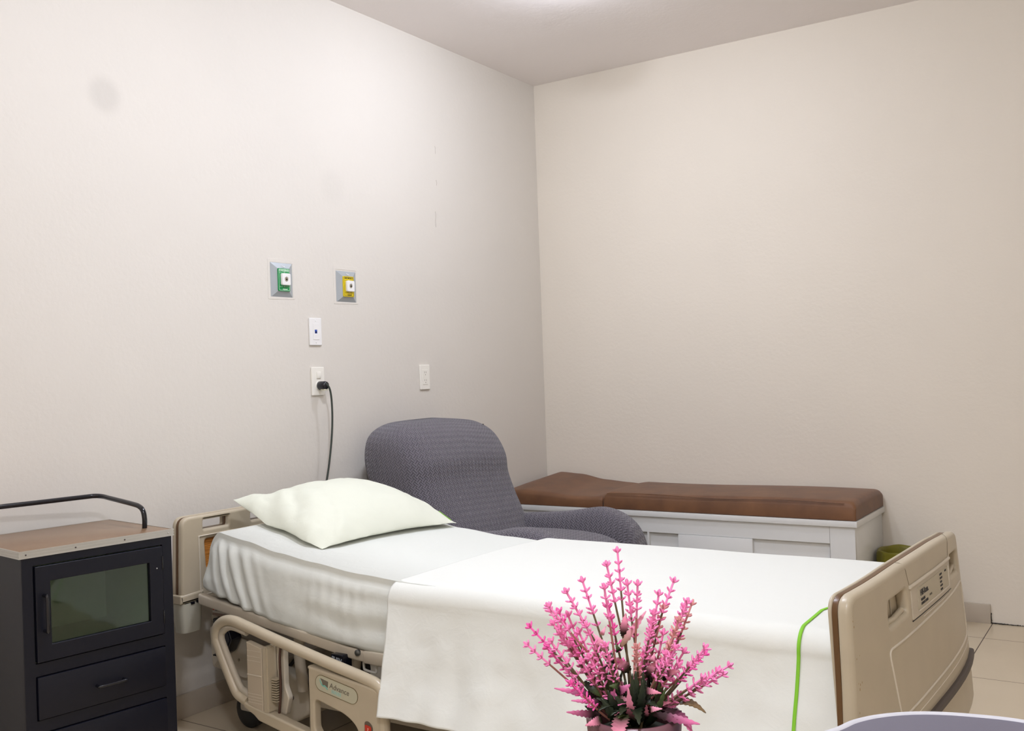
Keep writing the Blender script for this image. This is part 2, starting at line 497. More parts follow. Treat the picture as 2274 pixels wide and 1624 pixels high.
# ---------------------------------------------------------------- ceiling lamps, the last one an added fill
for i, ((lx, ly), pw, colr) in enumerate(LAMPS):
    lab = ['round white ceiling lamp nearest the room corner, above the armchair', 'round white ceiling lamp above the hospital bed', 'round white lamp added as unseen fill light above the camera side of the room'][i]
    t = thing('ceiling_lamp', lab, 'lamp', (lx, ly, H), 'ceiling lamps')
    bm = bmesh.new(); bmesh.ops.create_cone(bm, cap_ends=True, segments=40, radius1=0.13, radius2=0.13, depth=0.016, matrix=Matrix.Translation((lx, ly, H - 0.008)))
    me = bpy.data.meshes.new('lamp_base'); bm.to_mesh(me); bm.free(); link('lamp_base', me, WHITE, t)
    bm = bmesh.new(); bmesh.ops.create_uvsphere(bm, u_segments=32, v_segments=16, radius=0.11)
    bmesh.ops.delete(bm, geom=[v for v in bm.verts if v.co.z > 0.001], context='VERTS')
    for v in bm.verts: v.co = Vector((v.co.x + lx, v.co.y + ly, v.co.z * 0.70 + H - 0.016))
    me = bpy.data.meshes.new('diffuser'); bm.to_mesh(me); bm.free()
    area = 2 * math.pi * 0.11 ** 2 * 0.66
    link('diffuser', me, emis('lamp_glow_%d' % i, colr, pw / (area * math.pi)), t)

# ================================================================ wall fittings
def wp(y, z, x=0.0):
    return Matrix.Translation((x, y, z)) @ YZX


def gas_outlet(y0, y1, z0, z1, lm, ink, word, label, kind):
    yc = (y0 + y1) / 2; zc = (z0 + z1) / 2; w_ = y1 - y0; h_ = z1 - z0
    t = thing('gas_outlet', label, 'gas outlet', (0, yc, zc))
    # bevelled steel frame: pyramid frustum
    bm = bmesh.new(); a, b = w_ / 2, h_ / 2; c, d = a * 0.52, b * 0.66
    vs_ = [bm.verts.new((0.0006, yc + sx * a, zc + sz * b)) for sx, sz in ((-1, -1), (1, -1), (1, 1), (-1, 1))]
    v2 = [bm.verts.new((0.012, yc + sx * c, zc + sz * d)) for sx, sz in ((-1, -1), (1, -1), (1, 1), (-1, 1))]
    for k in range(4): bm.faces.new((vs_[k], vs_[(k + 1) % 4], v2[(k + 1) % 4], v2[k]))
    bm.faces.new(v2)
    bmesh.ops.recalc_face_normals(bm, faces=bm.faces)
    me = bpy.data.meshes.new('frame'); bm.to_mesh(me); bm.free(); link('frame', me, STEEL, t, smooth=False)
    pw_, ph_ = c * 1.02, d * 1.0
    pl = plate('label_panel', rrect(-pw_, -ph_, pw_, ph_, 0.005), [], 0.006, 0.001, wp(yc, zc, 0.014), lm, t)
    x = 0.0172
    bm = rrect(-pw_ + .003, -ph_ + .003, pw_ - .003, ph_ - .003, .004); bi = rrect(-pw_ + .0042, -ph_ + .0042, pw_ - .0042, ph_ - .0042, .003)
    plate('border_line', bm, [bi], 0.0004, 0, wp(yc, zc, x), ink, pl)
    text('lettering', word, 0.0115 if len(word) < 9 else 0.0085, wp(yc, zc + ph_ * 0.80, x), ink, pl, bold=0.0002)
    text('lettering', 'arigmed', 0.008, wp(yc + 0.003, zc - ph_ * 0.82, x), ink, pl, bold=0.0001)
    for s in (-1, 1):
        plate('rule_line', rrect(-pw_ + .006, -.0004, -0.006, .0004, 0), [rrect(-.001, -.0001, -.0008, .0001, 0)][:0], 0.0004, 0, wp(yc, zc + s * ph_ * 0.60, x), ink, pl)
        plate('rule_line', rrect(0.006, -.0004, pw_ - .006, .0004, 0), [], 0.0004, 0, wp(yc, zc + s * ph_ * 0.60, x), ink, pl)
        bm = bmesh.new(); bmesh.ops.create_uvsphere(bm, u_segments=10, v_segments=6, radius=0.0028, matrix=Matrix.Translation((0.0172, yc, zc + s * ph_ * 0.60)))
        me = bpy.data.meshes.new('screw'); bm.to_mesh(me); bm.free(); link('screw', me, ALU, t)
    c_ = [(0.026 / 2 * math.cos(q), 0.026 / 2 * math.sin(q)) for q in [k * math.pi / 12 for k in range(24)]]
    sk = plate('socket', rrect(-.023, -.024, .023, .024, .007), [[(p[0] * .7, p[1] * .7) for p in c_]], 0.014, 0.003, wp(yc + 0.001, zc + 0.001, 0.024), WHITEP, t)
    bm = bmesh.new(); bmesh.ops.create_cone(bm, cap_ends=True, segments=20, radius1=0.0085, radius2=0.0085, depth=0.004)
    bmesh.ops.transform(bm, matrix=Matrix.Translation((0.0275, yc + .001, zc + .001)) @ Matrix.Rotation(math.pi / 2, 4, 'Y'), verts=bm.verts)
    me = bpy.data.meshes.new('port'); bm.to_mesh(me); bm.free(); link('port', me, mat('port_grey', (150, 142, 120), rough=0.4), sk)
    bm = bmesh.new(); bmesh.ops.create_cone(bm, cap_ends=True, segments=20, radius1=0.0035, radius2=0.0035, depth=0.003)
    bmesh.ops.transform(bm, matrix=Matrix.Translation((0.0295, yc + .001, zc + .001)) @ Matrix.Rotation(math.pi / 2, 4, 'Y'), verts=bm.verts)
    me = bpy.data.meshes.new('port_pin'); bm.to_mesh(me); bm.free(); link('port_pin', me, BLACK, sk)
    tube('hook', [(0.010, yc - .006, zc + b * .86), (0.015, yc - .004, zc + b * .78), (0.015, yc + .004, zc + b * .76), (0.012, yc + .008, zc + b * .79)], 0.0012, WHITEP, t, seg=6, smooth_n=4)
    return t


def lip(name, y0, y1, z0, z1):
    # thin raised patch of filler round the plates
    o = plate(name, fillet([(y0, z0), (y1, z0 + .004), (y1, z1), ((y0 + y1) / 2, z1 + .003), (y0, z1 - .002)], .004), [rrect(y0 + .012, z0 + .012, y1 - .010, z1 - .016, 0.001)], 0.0016, 0.0007, Matrix.Translation((0.0003, 0, 0)) @ YZX, WALL_L)
    return structure(o)


g1 = hit(599, 583, 0, 0); g2 = hit(650, 662, 0, 0)
gas_outlet(g1.y, g2.y, g2.z, g1.z + .002, GREEN, INKW, 'OXIGENO', 'green oxygen outlet in a sloping grey metal frame on the left wall', 'o')
lip('trim_5', g1.y - .014, g2.y + .014, g2.z - .010, g1.z + .018)
g1 = hit(745, 601, 0, 0); g2 = hit(791, 673, 0, 0)
gas_outlet(g1.y, g2.y, g2.z, g1.z, YELLOW, INKK, 'AIRE MEDICO', 'yellow medical air outlet in a sloping grey metal frame on the left wall', 'a')
lip('trim_6', g1.y - .016, g2.y + .014, g2.z - .010, g1.z + .022)


def wall_plate(y, z, w_, h_, m, t):
    return plate('cover_plate', rrect(-w_ / 2, -h_ / 2, w_ / 2, h_ / 2, .004), [], 0.008, 0.0025, wp(y, z, 0.0040), m, t)


# data jack
c = hit(698.5, 737, 0, 0)
t = thing('data_outlet', 'white network wall plate with one small blue jack, between gas outlets and power socket', 'data outlet', (0, c.y, c.z))
wall_plate(c.y, c.z, .070, .116, WHITEP, t)
plate('insert', rrect(-.017, -.034, .017, .034, .001), [rrect(-.0075, -.008, .0075, .008, 0)], .0022, .0006, wp(c.y, c.z, .0086), WHITEP, t)
b = rbox('jack', (0.0055, c.y - .0068, c.z - .0078), (0.0088, c.y + .0068, c.z + .0078), mat('blue_plastic', (20, 70, 170), rough=.35), t, r=.0006)
rbox('jack_opening', (0.0086, c.y - .0045, c.z - .006), (0.0091, c.y + .0045, c.z + .001), mat('dark_blue', (6, 16, 50), rough=.4), b, r=0)
for s in (-1, 1):
    bm = bmesh.new(); bmesh.ops.create_uvsphere(bm, u_segments=10, v_segments=6, radius=0.003, matrix=Matrix.Translation((0.0075, c.y, c.z + s * .046)))
    me = bpy.data.meshes.new('screw'); bm.to_mesh(me); bm.free(); link('screw', me, WHITEP, t)
# power outlet with switch
c = hit(704, 847, 0, 0)
t = thing('power_outlet', 'white wall plate with rocker switch and a black plug in its lower socket', 'power outlet', (0, c.y, c.z))
wall_plate(c.y, c.z, .074, .120, CREAMP, t)
rbox('rocker', (0.007, c.y - .010, c.z + .012), (0.0118, c.y + .014, c.z + .040), CREAMP, t, r=.0015)
bm = bmesh.new(); bmesh.ops.create_cone(bm, cap_ends=True, segments=28, radius1=0.0205, radius2=0.0205, depth=0.003)
bmesh.ops.transform(bm, matrix=Matrix.Translation((0.0095, c.y + .004, c.z - .019)) @ Matrix.Rotation(math.pi / 2, 4, 'Y'), verts=bm.verts)
me = bpy.data.meshes.new('socket_face'); bm.to_mesh(me); bm.free(); link('socket_face', me, CREAMP, t)
py, pz = c.y + .004, c.z - .019
# power cord with its plug: one thing
t = thing('power_lead', 'dark cord with a round black plug hanging from the wall socket behind the bed', 'power cord', (0.03, py, pz))
tube('plug', [(0.011, py, pz), (0.013, py, pz), (0.042, py, pz), (0.050, py, pz), (0.053, py, pz)], [0.017, 0.0185, 0.0185, 0.016, 0.010], BLACKG, t, seg=26)
rbox('plug_label', (0.024, py - .010, pz - .0205), (0.050, py + .010, pz - .0145), mat('cream_label', (214, 210, 184), rough=.5), t, r=.002)
cd = [hit(px_, py_, 0, xx) for px_, py_, xx in ((722, 852, .050), (731, 861, .056), (736, 885, .058), (738, 930, .057), (736, 980, .055), (731, 1030, .054), (726, 1065, .053), (722, 1092, .052))]
cd += [Vector((0.05, cd[-1].y - .01, 0.66)), Vector((0.055, cd[-1].y - .03, 0.50)), Vector((.07, cd[-1].y - .08, .33)), Vector((.12, cd[-1].y - .2, .20))]
tube('cable', cd, 0.0042, CORD, t, seg=10, smooth_n=8)
# duplex outlet
c = hit(941.5, 838, 0, 0)
t = thing('power_outlet', 'white double wall socket alone between the gas outlets and the room corner', 'power outlet', (0, c.y, c.z))
wall_plate(c.y, c.z, .074, .120, CREAMP, t)
plate('insert', rrect(-.019, -.036, .019, .036, .001), [], .0020, .0006, wp(c.y, c.z, .0086), CREAMP, t)
for s in (.019, -.019):
    for dy in (-.006, .006): rbox('slot', (.0094, c.y + dy - .0009, c.z + s), (.0099, c.y + dy + .0009, c.z + s + .009), mat('slot_dark', (120, 110, 96), rough=.6), t, r=0)
    rbox('slot', (.0094, c.y - .002, c.z + s - .009), (.0099, c.y + .002, c.z + s - .005), mat('slot_dark', (120, 110, 96)), t, r=0)

# ================================================================ bedside cabinet
P2 = Vector((0.488, -2.968, 0)); th = math.radians(8)
cw = Vector((math.sin(th), math.cos(th), 0)); cn = Vector((math.cos(th), -math.sin(th), 0))
# local frame: X = width (front right corner at 0, to the left negative), Y = z, Z = out of the front
CM = Matrix(((cw.x, 0, cn.x, P2.x), (cw.y, 0, cn.y, P2.y), (0, 1, 0, 0), (0, 0, 0, 1)))
CWD, CD, CH = .445, .395, .768
t = thing('bedside_cabinet', 'dark navy metal bedside cabinet with brown top, glass door and drawers beside the bed head', 'cabinet', tuple(P2 - cw * .222 - cn * .2))
CAB = t
x0, x1 = -CWD + .004, -.004
body = multi_box('body', [((x0, .02, -CD), (x0 + .018, CH - .02, -.004)), ((x1 - .018, .02, -CD), (x1, CH - .02, -.004)), ((x0, .02, -CD), (x1, .746, -CD + .010)),
                          ((x0 + .003, CH - .035, -CD), (x1 - .003, CH - .021, -.006)), ((x0 + .003, .443, -CD), (x1 - .003, .458, -.006)), ((x0 + .003, .021, -CD), (x1 - .003, .035, -.006))], NAVY, t, r=.001, mtx=CM)
plate('front_frame', rrect(x0, .03, x1, .753, .002), [rrect(-.411, .461, -.035, .726, .002), rrect(-.411, .308, -.035, .426, .002), rrect(-.411, .148, -.035, .273, .002)], .012, .0015, CM @ Matrix.Translation((0, 0, -.006)), NAVY, t)
multi_box('inner_lining', [((x0 + .019, .459, -CD + .011), (x0 + .022, .73, -.02)), ((x1 - .022, .459, -CD + .011), (x1 - .019, .73, -.02)), ((x0 + .019, .459, -CD + .011), (x1 - .019, .73, -CD + .014)), ((x0 + .02, .4585, -CD + .011), (x1 - .02, .461, -.02))], CABIN, t, r=0, mtx=CM)
top = rbox('top_panel', (-CWD + .003, CH - .018, -CD - .003), (0, CH, 0), LAMI, t, r=.001, mtx=CM)
bx = []
for k in range(5):
    z0 = CH - .019 + k * .004
    dd = .0032 if k % 2 == 0 else .0022
    bx += [((-CWD - dd, z0, -CD - dd), (dd, z0 + .0042, -CD)), ((-CWD - dd, z0, 0), (dd, z0 + .0042, dd)), ((-CWD - dd, z0, -CD), (-CWD, z0 + .0042, 0)), ((0, z0, -CD), (dd, z0 + .0042, 0))]
multi_box('edge_trim', bx, ALU, t, r=0, mtx=CM)
for xx in (-.43, -.295, -.152, -.016):
    bm = bmesh.new(); bmesh.ops.create_uvsphere(bm, u_segments=10, v_segments=6, radius=0.0024, matrix=CM @ Matrix.Translation((xx, CH - .009, .0035)))
    me = bpy.data.meshes.new('screw'); bm.to_mesh(me); bm.free(); link('screw', me, DKBROWN if xx < -.05 else ALU, t)
door = plate('door', rrect(-.408, .464, -.038, .723, .002), [rrect(-.368, .508, -.079, .680, .001)], .018, .002, CM @ Matrix.Translation((0, 0, -.003)), NAVY, t)
rbox('pane', (-.371, .505, -.006), (-.076, .683, -.003), GLASS, door, r=0, mtx=CM)


def cmp_(p): return CM @ Vector(p)


tube('handle', [cmp_(p) for p in ((-.387, .643, .004), (-.387, .643, .022), (-.387, .635, .028), (-.387, .556, .028), (-.387, .548, .022), (-.387, .548, .004))], .005, NAVY2, door, smooth_n=4)
for z in (.674, .514): rbox('hinge', (-.041, z - .02, .002), (-.036, z + .02, .008), NAVY2, door, r=.001, mtx=CM)
bm = bmesh.new(); bmesh.ops.create_uvsphere(bm, u_segments=10, v_segments=6, radius=0.0022, matrix=CM @ Matrix.Translation((-.057, .660, .006)))
me = bpy.data.meshes.new('latch_screw'); bm.to_mesh(me); bm.free(); link('latch_screw', me, ALU, door)
for (z0, z1) in ((.310, .424), (.150, .271)):
    d = rbox('drawer', (-.409, z0, -.30), (-.037, z1, .006), NAVY, t, r=.002, mtx=CM)
    zc = (z0 + z1) / 2 - .004
    tube('handle', [cmp_(p) for p in ((-.249, zc, .005), (-.249, zc, .020), (-.243, zc, .026), (-.177, zc, .026), (-.171, zc, .020), (-.171, zc, .005))], .0042, NAVY2, d, smooth_n=4)
for xx in (x0 + .02, x1 - .02):
    for zz in (-CD + .02, -.03): rbox('foot', (xx - .012, 0, zz - .012), (xx + .012, .03, zz + .012), BLACK, t, r=.003, mtx=CM)
# tubular guard rail round the back of the top
zz = CH
half = [(-.035, -.002, -.100), (-.035, .028, -.098), (-.036, .052, -.104), (-.037, .064, -.122), (-.038, .070, -.16), (-.040, .080, -.30), (-.043, .084, -.345), (-.058, .086, -.368), (-.09, .086, -.374)]
rp = [(x, zz + z, y) for x, z, y in half] + [(-.22, zz + .086, -.374), (-.39, zz + .086, -.374), (-.415, zz + .080, -.374), (-.424, zz + .060, -.374), (-.425, zz + .02, -.374), (-.425, zz - .002, -.374)]
a = hit(320, 1168, 2, CH); 
tube('guard_rail', [cmp_(p) for p in rp], .0075, NAVY2, t, smooth_n=8)

# ================================================================ hospital bed
BED = thing('hospital_bed', 'beige adjustable hospital bed with plastic head and foot boards and lowered side rail', 'bed', (1.28, -2.25, 0))
YN, YFAR = -2.69, -1.80
# ---- headboard (faces +x)
def hb(name, outl, holes, th_, bev, x, m, parent=BED, seg=4): return plate(name, outl, holes, th_, bev, Matrix.Translation((x, 0, 0)) @ YZX, m, parent, seg)


def mir(poly): return [(YN + YFAR - p[0], p[1]) for p in poly][::-1]


hout = fillet([(YN, .44), (YN + .05, .44), (YN + .075, .455), (YFAR - .075, .455), (YFAR - .05, .44), (YFAR, .44), (YFAR - .012, .742), (YN + .012, .742)], [.005, .01, .01, .01, .01, .005, .035, .035], 8)
slot = fillet([(-2.588, .692), (-2.476, .692), (-2.474, .724), (-2.587, .724)], .006)
mslot = [(-2.37, .692), (-2.12, .692), (-2.12, .722), (-2.37, .722)]
holes = [slot, mir(slot), fillet(mslot, .006)]
wod = fillet([(-2.576, .552), (YFAR + .576 - .69 - .0, .552), (-1.905, .655), (-2.583, .655)], .012)
wod = fillet([(-2.578, .552), (-1.912, .552), (-1.907, .656), (-2.583, .656)], .014)
hbf = hb('headboard', hout, holes + [wod], .026, .010, .150, PLASTIC)
hb('gasket', [(p[0] * .997 - .0067, (p[1] - .6) * .985 + .6) for p in hout], holes, .012, .001, .134, BROWN, hbf)
hb('rear_shell', hout, holes, .022, .009, .118, PLASTIC, hbf)
hb('wood_insert', wod, [], .004, 0, .146, WOOD, hbf)
rim = fillet([(-2.612, .462), (-1.878, .462), (-1.875, .672), (-2.614, .672)], .004)
rim2 = fillet([(-2.608, .466), (-1.882, .466), (-1.879, .668), (-2.610, .668)], .004)
hb('panel_edge', rim, [rim2], .008, .0015, .163, RIDGE, hbf)
slot_in = fillet([(-2.594, .684), (-2.466, .684), (-2.463, .730), (-2.594, .730)], .01)
# ---- corner posts with grey-beige bumper sleeves
for yc in (YN + .043, YFAR - .043):
    post = tube('corner_post', [(.135, yc, .36), (.135, yc, .47)], .018, PLASTIC3, BED, seg=16)
    col_ = plate('collar', fillet([(yc - .050, .448), (yc + .050, .452), (yc + .050, .484), (yc - .050, .478)], .004), [], .060, .008, Matrix.Translation((.137, 0, 0)) @ YZX, PLASTIC, post, 4)
    bmp = surf('bumper', lambda u, v, yc=yc: Vector((.137 + .034 * (1 - .12 * v ** 3) * math.copysign(abs(math.cos(2 * math.pi * u)) ** .6, math.cos(2 * math.pi * u)),
                                                     yc + .047 * (1 - .16 * v ** 2) * math.copysign(abs(math.sin(2 * math.pi * u)) ** .7, math.sin(2 * math.pi * u)), .447 - .100 * v)), 32, 10, mat('silver_beige_plastic', (182, 178, 162), rough=.25), post, closed_u=True, caps=True, angle=40)
    rbox('clip', (.168, yc - .012, .443), (.174, yc + .003, .452), BLACKG, post, r=.001)
    rbox('clip', (.168, yc + .012, .445), (.174, yc + .034, .454), BLACKG, post, r=.001)

# ---- footboard : plates in a local frame (t across, z up, n outwards), slightly toed and bowed
FO = Vector((2.40, -2.716, 0)); ft = math.radians(2.9)
fw = Vector((math.sin(ft), math.cos(ft), 0)); fnn = Vector((math.cos(ft), -math.sin(ft), 0))
FW = .93


def fpt(tt, z, n):
    u = (tt - FW / 2) / (FW / 2)
    bow = -.022 * abs(u) ** 3
    lean = (.70 - z) * .06
    return FO + fw * tt + fnn * (n + bow + lean) + Vector((0, 0, z))


def fb(name, outl, holes, th_, bev, n, m, parent, seg=4, angle=35, cut=True):
    o = plate(name, outl, holes, th_, bev, Matrix.Identity(4), m, None, seg, angle)
    me = o.data
    bm = bmesh.new(); bm.from_mesh(me)
    # cut vertical slices so that the panel can follow the bow
    if cut:
        for k in range(1, 16):
            bmesh.ops.bisect_plane(bm, geom=bm.verts[:] + bm.edges[:] + bm.faces[:], plane_co=(-.12 + 1.16 * k / 16, 0, 0), plane_no=(1, 0, 0))
    for v in bm.verts: v.co = fpt(v.co.x, v.co.y, n + v.co.z)
    bm.to_mesh(me); bm.free()
    o.parent = parent; o.matrix_parent_inverse = Matrix.Translation(-world_loc(parent))
    return o


fout = fillet([(-.055, .205), (.985, .205), (1.0, .30), (1.005, .338), (.963, .44), (.918, .70), (.66, .716), (.28, .716), (-.036, .70), (-.052, .50), (-.075, .338), (-.07, .30)], [.01, .01, .005, .02, .02, .035, .08, .08, .04, .05, .02, .005], 8)
fs1 = fillet([(.160, .594), (.304, .602), (.292, .656), (.163, .650)], .014)
fs2 = [(1.047 - p[0], p[1]) for p in fs1][::-1]
fbd = fb('footboard', fout, [fs1, fs2], .030, .011, .036, PLASTIC, BED)
foutb = fillet([(-.035, .38), (.945, .38), (.905, .694), (.66, .710), (.28, .710), (-.030, .694)], [.01, .01, .035, .08, .08, .04], 8)
foutb = fillet([(-.048, .21), (.975, .21), (.998, .338), (.957, .44), (.913, .697), (.66, .713), (.28, .713), (-.033, .697), (-.048, .50), (-.068, .338)], [.01, .01, .02, .02, .035, .08, .08, .04, .05, .02], 8)
bigh = [rrect(.13, .58, .32, .67, .01), rrect(.73, .58, .92, .67, .01)]
fb('gasket', foutb, bigh, .012, .001, .0165, BROWN, fbd)
fb('rear_shell', fillet([(-.042, .38), (.950, .38), (.912, .698), (.66, .714), (.28, .714), (-.036, .698)], [.01, .01, .035, .08, .08, .04], 8), [rrect(.165, .605, .20, .64, .008)], .009, .004, .006, PLASTIC, fbd)


def fline(name, pts, r, n, m, parent, closed=False):
    P = [Vector((p[0], p[1], 0)) for p in pts]
    Q = []
    for i in range(len(P) - (0 if closed else 1)):
        a, b = P[i], P[(i + 1) % len(P)]; k = max(1, int((b - a).length / .04))
        for j in range(k): Q.append(a.lerp(b, j / k))
    if not closed: Q.append(P[-1])
    return tube(name, [fpt(q.x, q.y, n) for q in Q], r, m, parent, seg=8, closed=closed)


NF = .0510
fline('panel_ridge', fillet([(.180, .386), (.948, .400), (.908, .562), (.140, .548)], .02, 5), .0030, NF, RIDGE, fbd, closed=True)
fline('lower_ridge', [(.10, .362), (.965, .378)], .0016, NF, RIDGE, fbd)
fb('dark_bumper_strip', fillet([(-.078, .322), (1.006, .322), (1.010, .342), (-.082, .342)], .004), [], .046, .006, .040, DKBROWN, fbd)
fb('label_panel', fillet([(.322, .577), (.722, .577), (.724, .653), (.326, .653)], .004), [], .004, .001, NF + .0008, PLASTIC2, fbd)
fline('label_top_rail', [(.318, .656), (.728, .656)], .0045, NF + .002, RIDGE, fbd)
fb('label_card', fillet([(.372, .592), (.688, .592), (.690, .643), (.374, .643)], .003), [], .002, 0, NF + .0038, mat('label_card', (188, 178, 156), rough=.5), fbd)
fline('label_card_edge', [(.372, .590), (.690, .590), (.692, .642)], .0018, NF + .0048, RIDGE, fbd)
for xs_, sg in ((.300, 1), (.747, -1)):
    tube('seam', [fpt(xs_, .7165, .030), fpt(xs_, .7160, .040), fpt(xs_ + .001 * sg, .7110, .0475), fpt(xs_ + .004 * sg, .700, .0512), fpt(xs_ + .012 * sg, .680, .0514), fpt(xs_ + .020 * sg, .662, .0514)], .0006, mat('seam_line', (140, 128, 108), rough=.6), fbd, seg=6, smooth_n=4)
fline('label_shadow_line', [(.322, .5745), (.724, .5745)], .0012, NF + .001, BLACK, fbd)  # black line drawn in as the shade beneath the label
fline('latch_ridge', [(.42, .566), (.70, .568), (.702, .574)], .0015, NF + .0005, RIDGE, fbd)
# handle pockets behind the two slots
for hx0, hx1 in ((.160, .304), (.743, .887)):
    near = hx0 < .5
    outl_ = rrect(hx0 - .022, .582, hx1 + .022, .668, .01)
    hole_ = [rrect(hx0 + .004, .608, hx0 + .026, .642, .006)] if near else []
    lin_ = fb('handle_pocket', outl_, hole_, .006, .001, .020, PLASTIC, fbd)
    fline('pocket_lip', [(hx0 + .008, .600), (hx0 + .07, .598), (hx1 - .010, .606)], .007, NF - .016, PLASTIC, lin_)
    fline('pocket_rib', [((hx0 + hx1) / 2 + .02, .604), ((hx0 + hx1) / 2 + .02, .650)], .0015, .0245, PLASTIC2, lin_)


def ftext(s, tt, z, size, m, align='LEFT', bold=0.0, sx=1.0, tk=.0003):
    o = text('lettering', s, size, Matrix.Identity(4), m, None, thick=tk, align=align, bold=bold, sx=sx)
    for v in o.data.vertices: v.co = fpt(tt + v.co.x, z + v.co.y, NF + .0052 + v.co.z)
    o.parent = fbd; return o


ftext('Hill-Rom.', .392, .628, .020, INKB, bold=.0006, sx=1.0)
ftext('VERSATILE', .393, .6115, .0085, INKB, bold=.0002)
ftext('ADVANCE SERIES', .393, .602, .0085, INKB, bold=.0002)
ftext('2000/HC', .474, .608, .0070, GREYP)
for i, s in enumerate(('PATIENT', 'BED EXIT', 'NURSE', 'LOCKED', 'SERVICE')):
    ftext(s, .590, .636 - i * .0095, .0065, INKB, bold=.0003)
ftext('MODEL', .648, .636, .006, INKB, bold=.0002)
# scuffs on the near edge
for k in range(12):
    z = random.uniform(.42, .66); q = fpt(-.03 + random.uniform(-.006, .02), z, .0505)
    bm = bmesh.new(); bmesh.ops.create_icosphere(bm, subdivisions=1, radius=random.uniform(.0012, .0028), matrix=Matrix.Translation(q) @ Matrix.Diagonal((.35, 1.2, 1.6, 1)))
    if k == 0: allbm = bmesh.new()
    t_ = bpy.data.meshes.new('t'); bm.to_mesh(t_); bm.free(); allbm.from_mesh(t_)
me = bpy.data.meshes.new('scuff_marks'); allbm.to_mesh(me); allbm.free(); link('scuff_marks', me, mat('scuff', (170, 146, 112), rough=.8), fbd)

# ---- articulated deck with side rails (head part raised)
ztop = [(.20, .700), (.30, .694), (.45, .672), (.60, .646), (.75, .624), (.95, .604), (1.15, .594), (2.4, .592)]
zbot = [(.18, .500), (.254, .490), (.56, .440), (.91, .396), (1.035, .389), (1.3, .386), (2.4, .386)]
for yc in (-2.665, -1.825):
    def rail(u, v, yc=yc):
        x = .236 + v * 2.10; zt = (.490 - (x - .236) * .142) if x < .93 else max(.384, .392 - (x - .93) * .06)
        hh = .036 if x < 1 else .038
        a = 2 * math.pi * u; cx_ = math.copysign(abs(math.cos(a)) ** .45, math.cos(a)); sx_ = math.copysign(abs(math.sin(a)) ** .45, math.sin(a))
        return Vector((x, yc + .014 * cx_, zt - hh / 2 + hh / 2 * sx_))
    dr = surf('deck_rail', rail, 24, 60, PLASTIC2, BED, closed_u=True, caps=True, angle=40)
    if yc < -2:
        q = hit(795, 1450, 1, yc - .015)
        kn = tube('pivot_bolt', [(q.x, yc - .012, q.z), (q.x, yc - .020, q.z), (q.x, yc - .022, q.z)], [.0095, .0095, .006], mat('bolt_grey', (120, 122, 120), rough=.3, metal=.8), dr, seg=18)
        rbox('end_cap', (.975, yc - .018, .352), (1.13, yc + .010, .391), PLASTIC2, dr, r=.006)
deck = surf('deck_panel', lambda u, v: Vector((.236 + v * 2.10, -2.65 + u * .81, lerp_tab(zbot, .236 + v * 2.10) - .012)), 6, 40, PLASTIC3, BED, solid=.008)
ch = rbox('bronze_channel', (.262, -2.645, .412), (.56, -2.60, .462), mat('bronze_paint', (112, 82, 60), rough=.3), BED, r=.003)
# warning sticker on the channel
wl = rbox('warning_label', (.268, -2.6475, .424), (.345, -2.6455, .452), mat('sticker_grey', (196, 190, 178), rough=.5), ch, r=0)
for xx in (.274, .339):
    bm = bmesh.new(); bmesh.ops.create_cone(bm, cap_ends=True, segments=16, radius1=.0055, radius2=.0055, depth=.001)
    bmesh.ops.transform(bm, matrix=Matrix.Translation((xx, -2.648, .438)) @ Matrix.Rotation(math.pi / 2, 4, 'X'), verts=bm.verts)
    me = bpy.data.meshes.new('warning_spot'); bm.to_mesh(me); bm.free(); link('warning_spot', me, RED, wl)
text('lettering', 'CAUTION', .010, Matrix.Translation((.307, -2.6478, .444)) @ XZmY, INKB, wl, bold=.0002)
text('lettering', 'DO NOT LEAN', .0075, Matrix.Translation((.307, -2.6478, .433)) @ XZmY, INKB, wl)

# ---- lowered side rail, near side
YR = -2.76


def sr(x, z, y=YR): return Vector((x, y, z))


loop = [(1.118, .20), (1.122, .27), (1.118, .305), (1.100, .328), (1.05, .341), (.90, .368), (.70, .407), (.56, .436), (.505, .446), (.462, .442), (.428, .420), (.418, .390), (.428, .360), (.47, .285), (.505, .228), (.525, .212), (.56, .200)]
SR = tube('side_rail', [sr(*p) for p in loop], .0168, PLASTIC, BED, seg=18, smooth_n=6)
tube('inner_liner', [sr(p[0], p[1], YR + .004) for p in [(.56, .414), (.505, .424), (.472, .421), (.446, .405), (.438, .386), (.448, .360), (.488, .290), (.522, .238), (.545, .226), (.575, .214)]], .011, PLASTIC3, SR, seg=12, smooth_n=6)
plate('bottom_bar', fillet([(.545, .207), (.585, .196), (.84, .150), (1.13, .098), (1.13, .060), (.84, .112), (.62, .152), (.60, .166), (.555, .184)], .006), [], .034, .006, Matrix.Translation((0, YR + .002, 0)) @ XZmY, PLASTIC, SR, 3)
px0 = [(.572, .392), (.640, .378), (.640, .180), (.572, .196)]
sp_ = plate('instruction_panel', fillet(px0, .002), [], .022, .003, Matrix.Translation((0, YR - .002, 0)) @ XZmY, mat('embossed_panel', (190, 176, 154), rough=.5), SR)
multi_box('panel_side', [((.642, YR - .014, .180), (.664, YR + .030, .384))], PLASTIC, SR, r=.004)
multi_box('embossed_lines', [((.576, YR - .0142, z), (.636, YR - .0125, z + .0012)) for z in (.366, .348, .335, .232, .223, .214, .205)] + [((.574, YR - .0150, .290), (.638, YR - .0125, .2925))], RIDGE, sp_, r=0)
rib = multi_box('grip_ribs', [((.668, YR - .002, .215 + k * .0075), (.690, YR + .020, .218 + k * .0075)) for k in range(10)], PLASTIC, SR, r=.001)
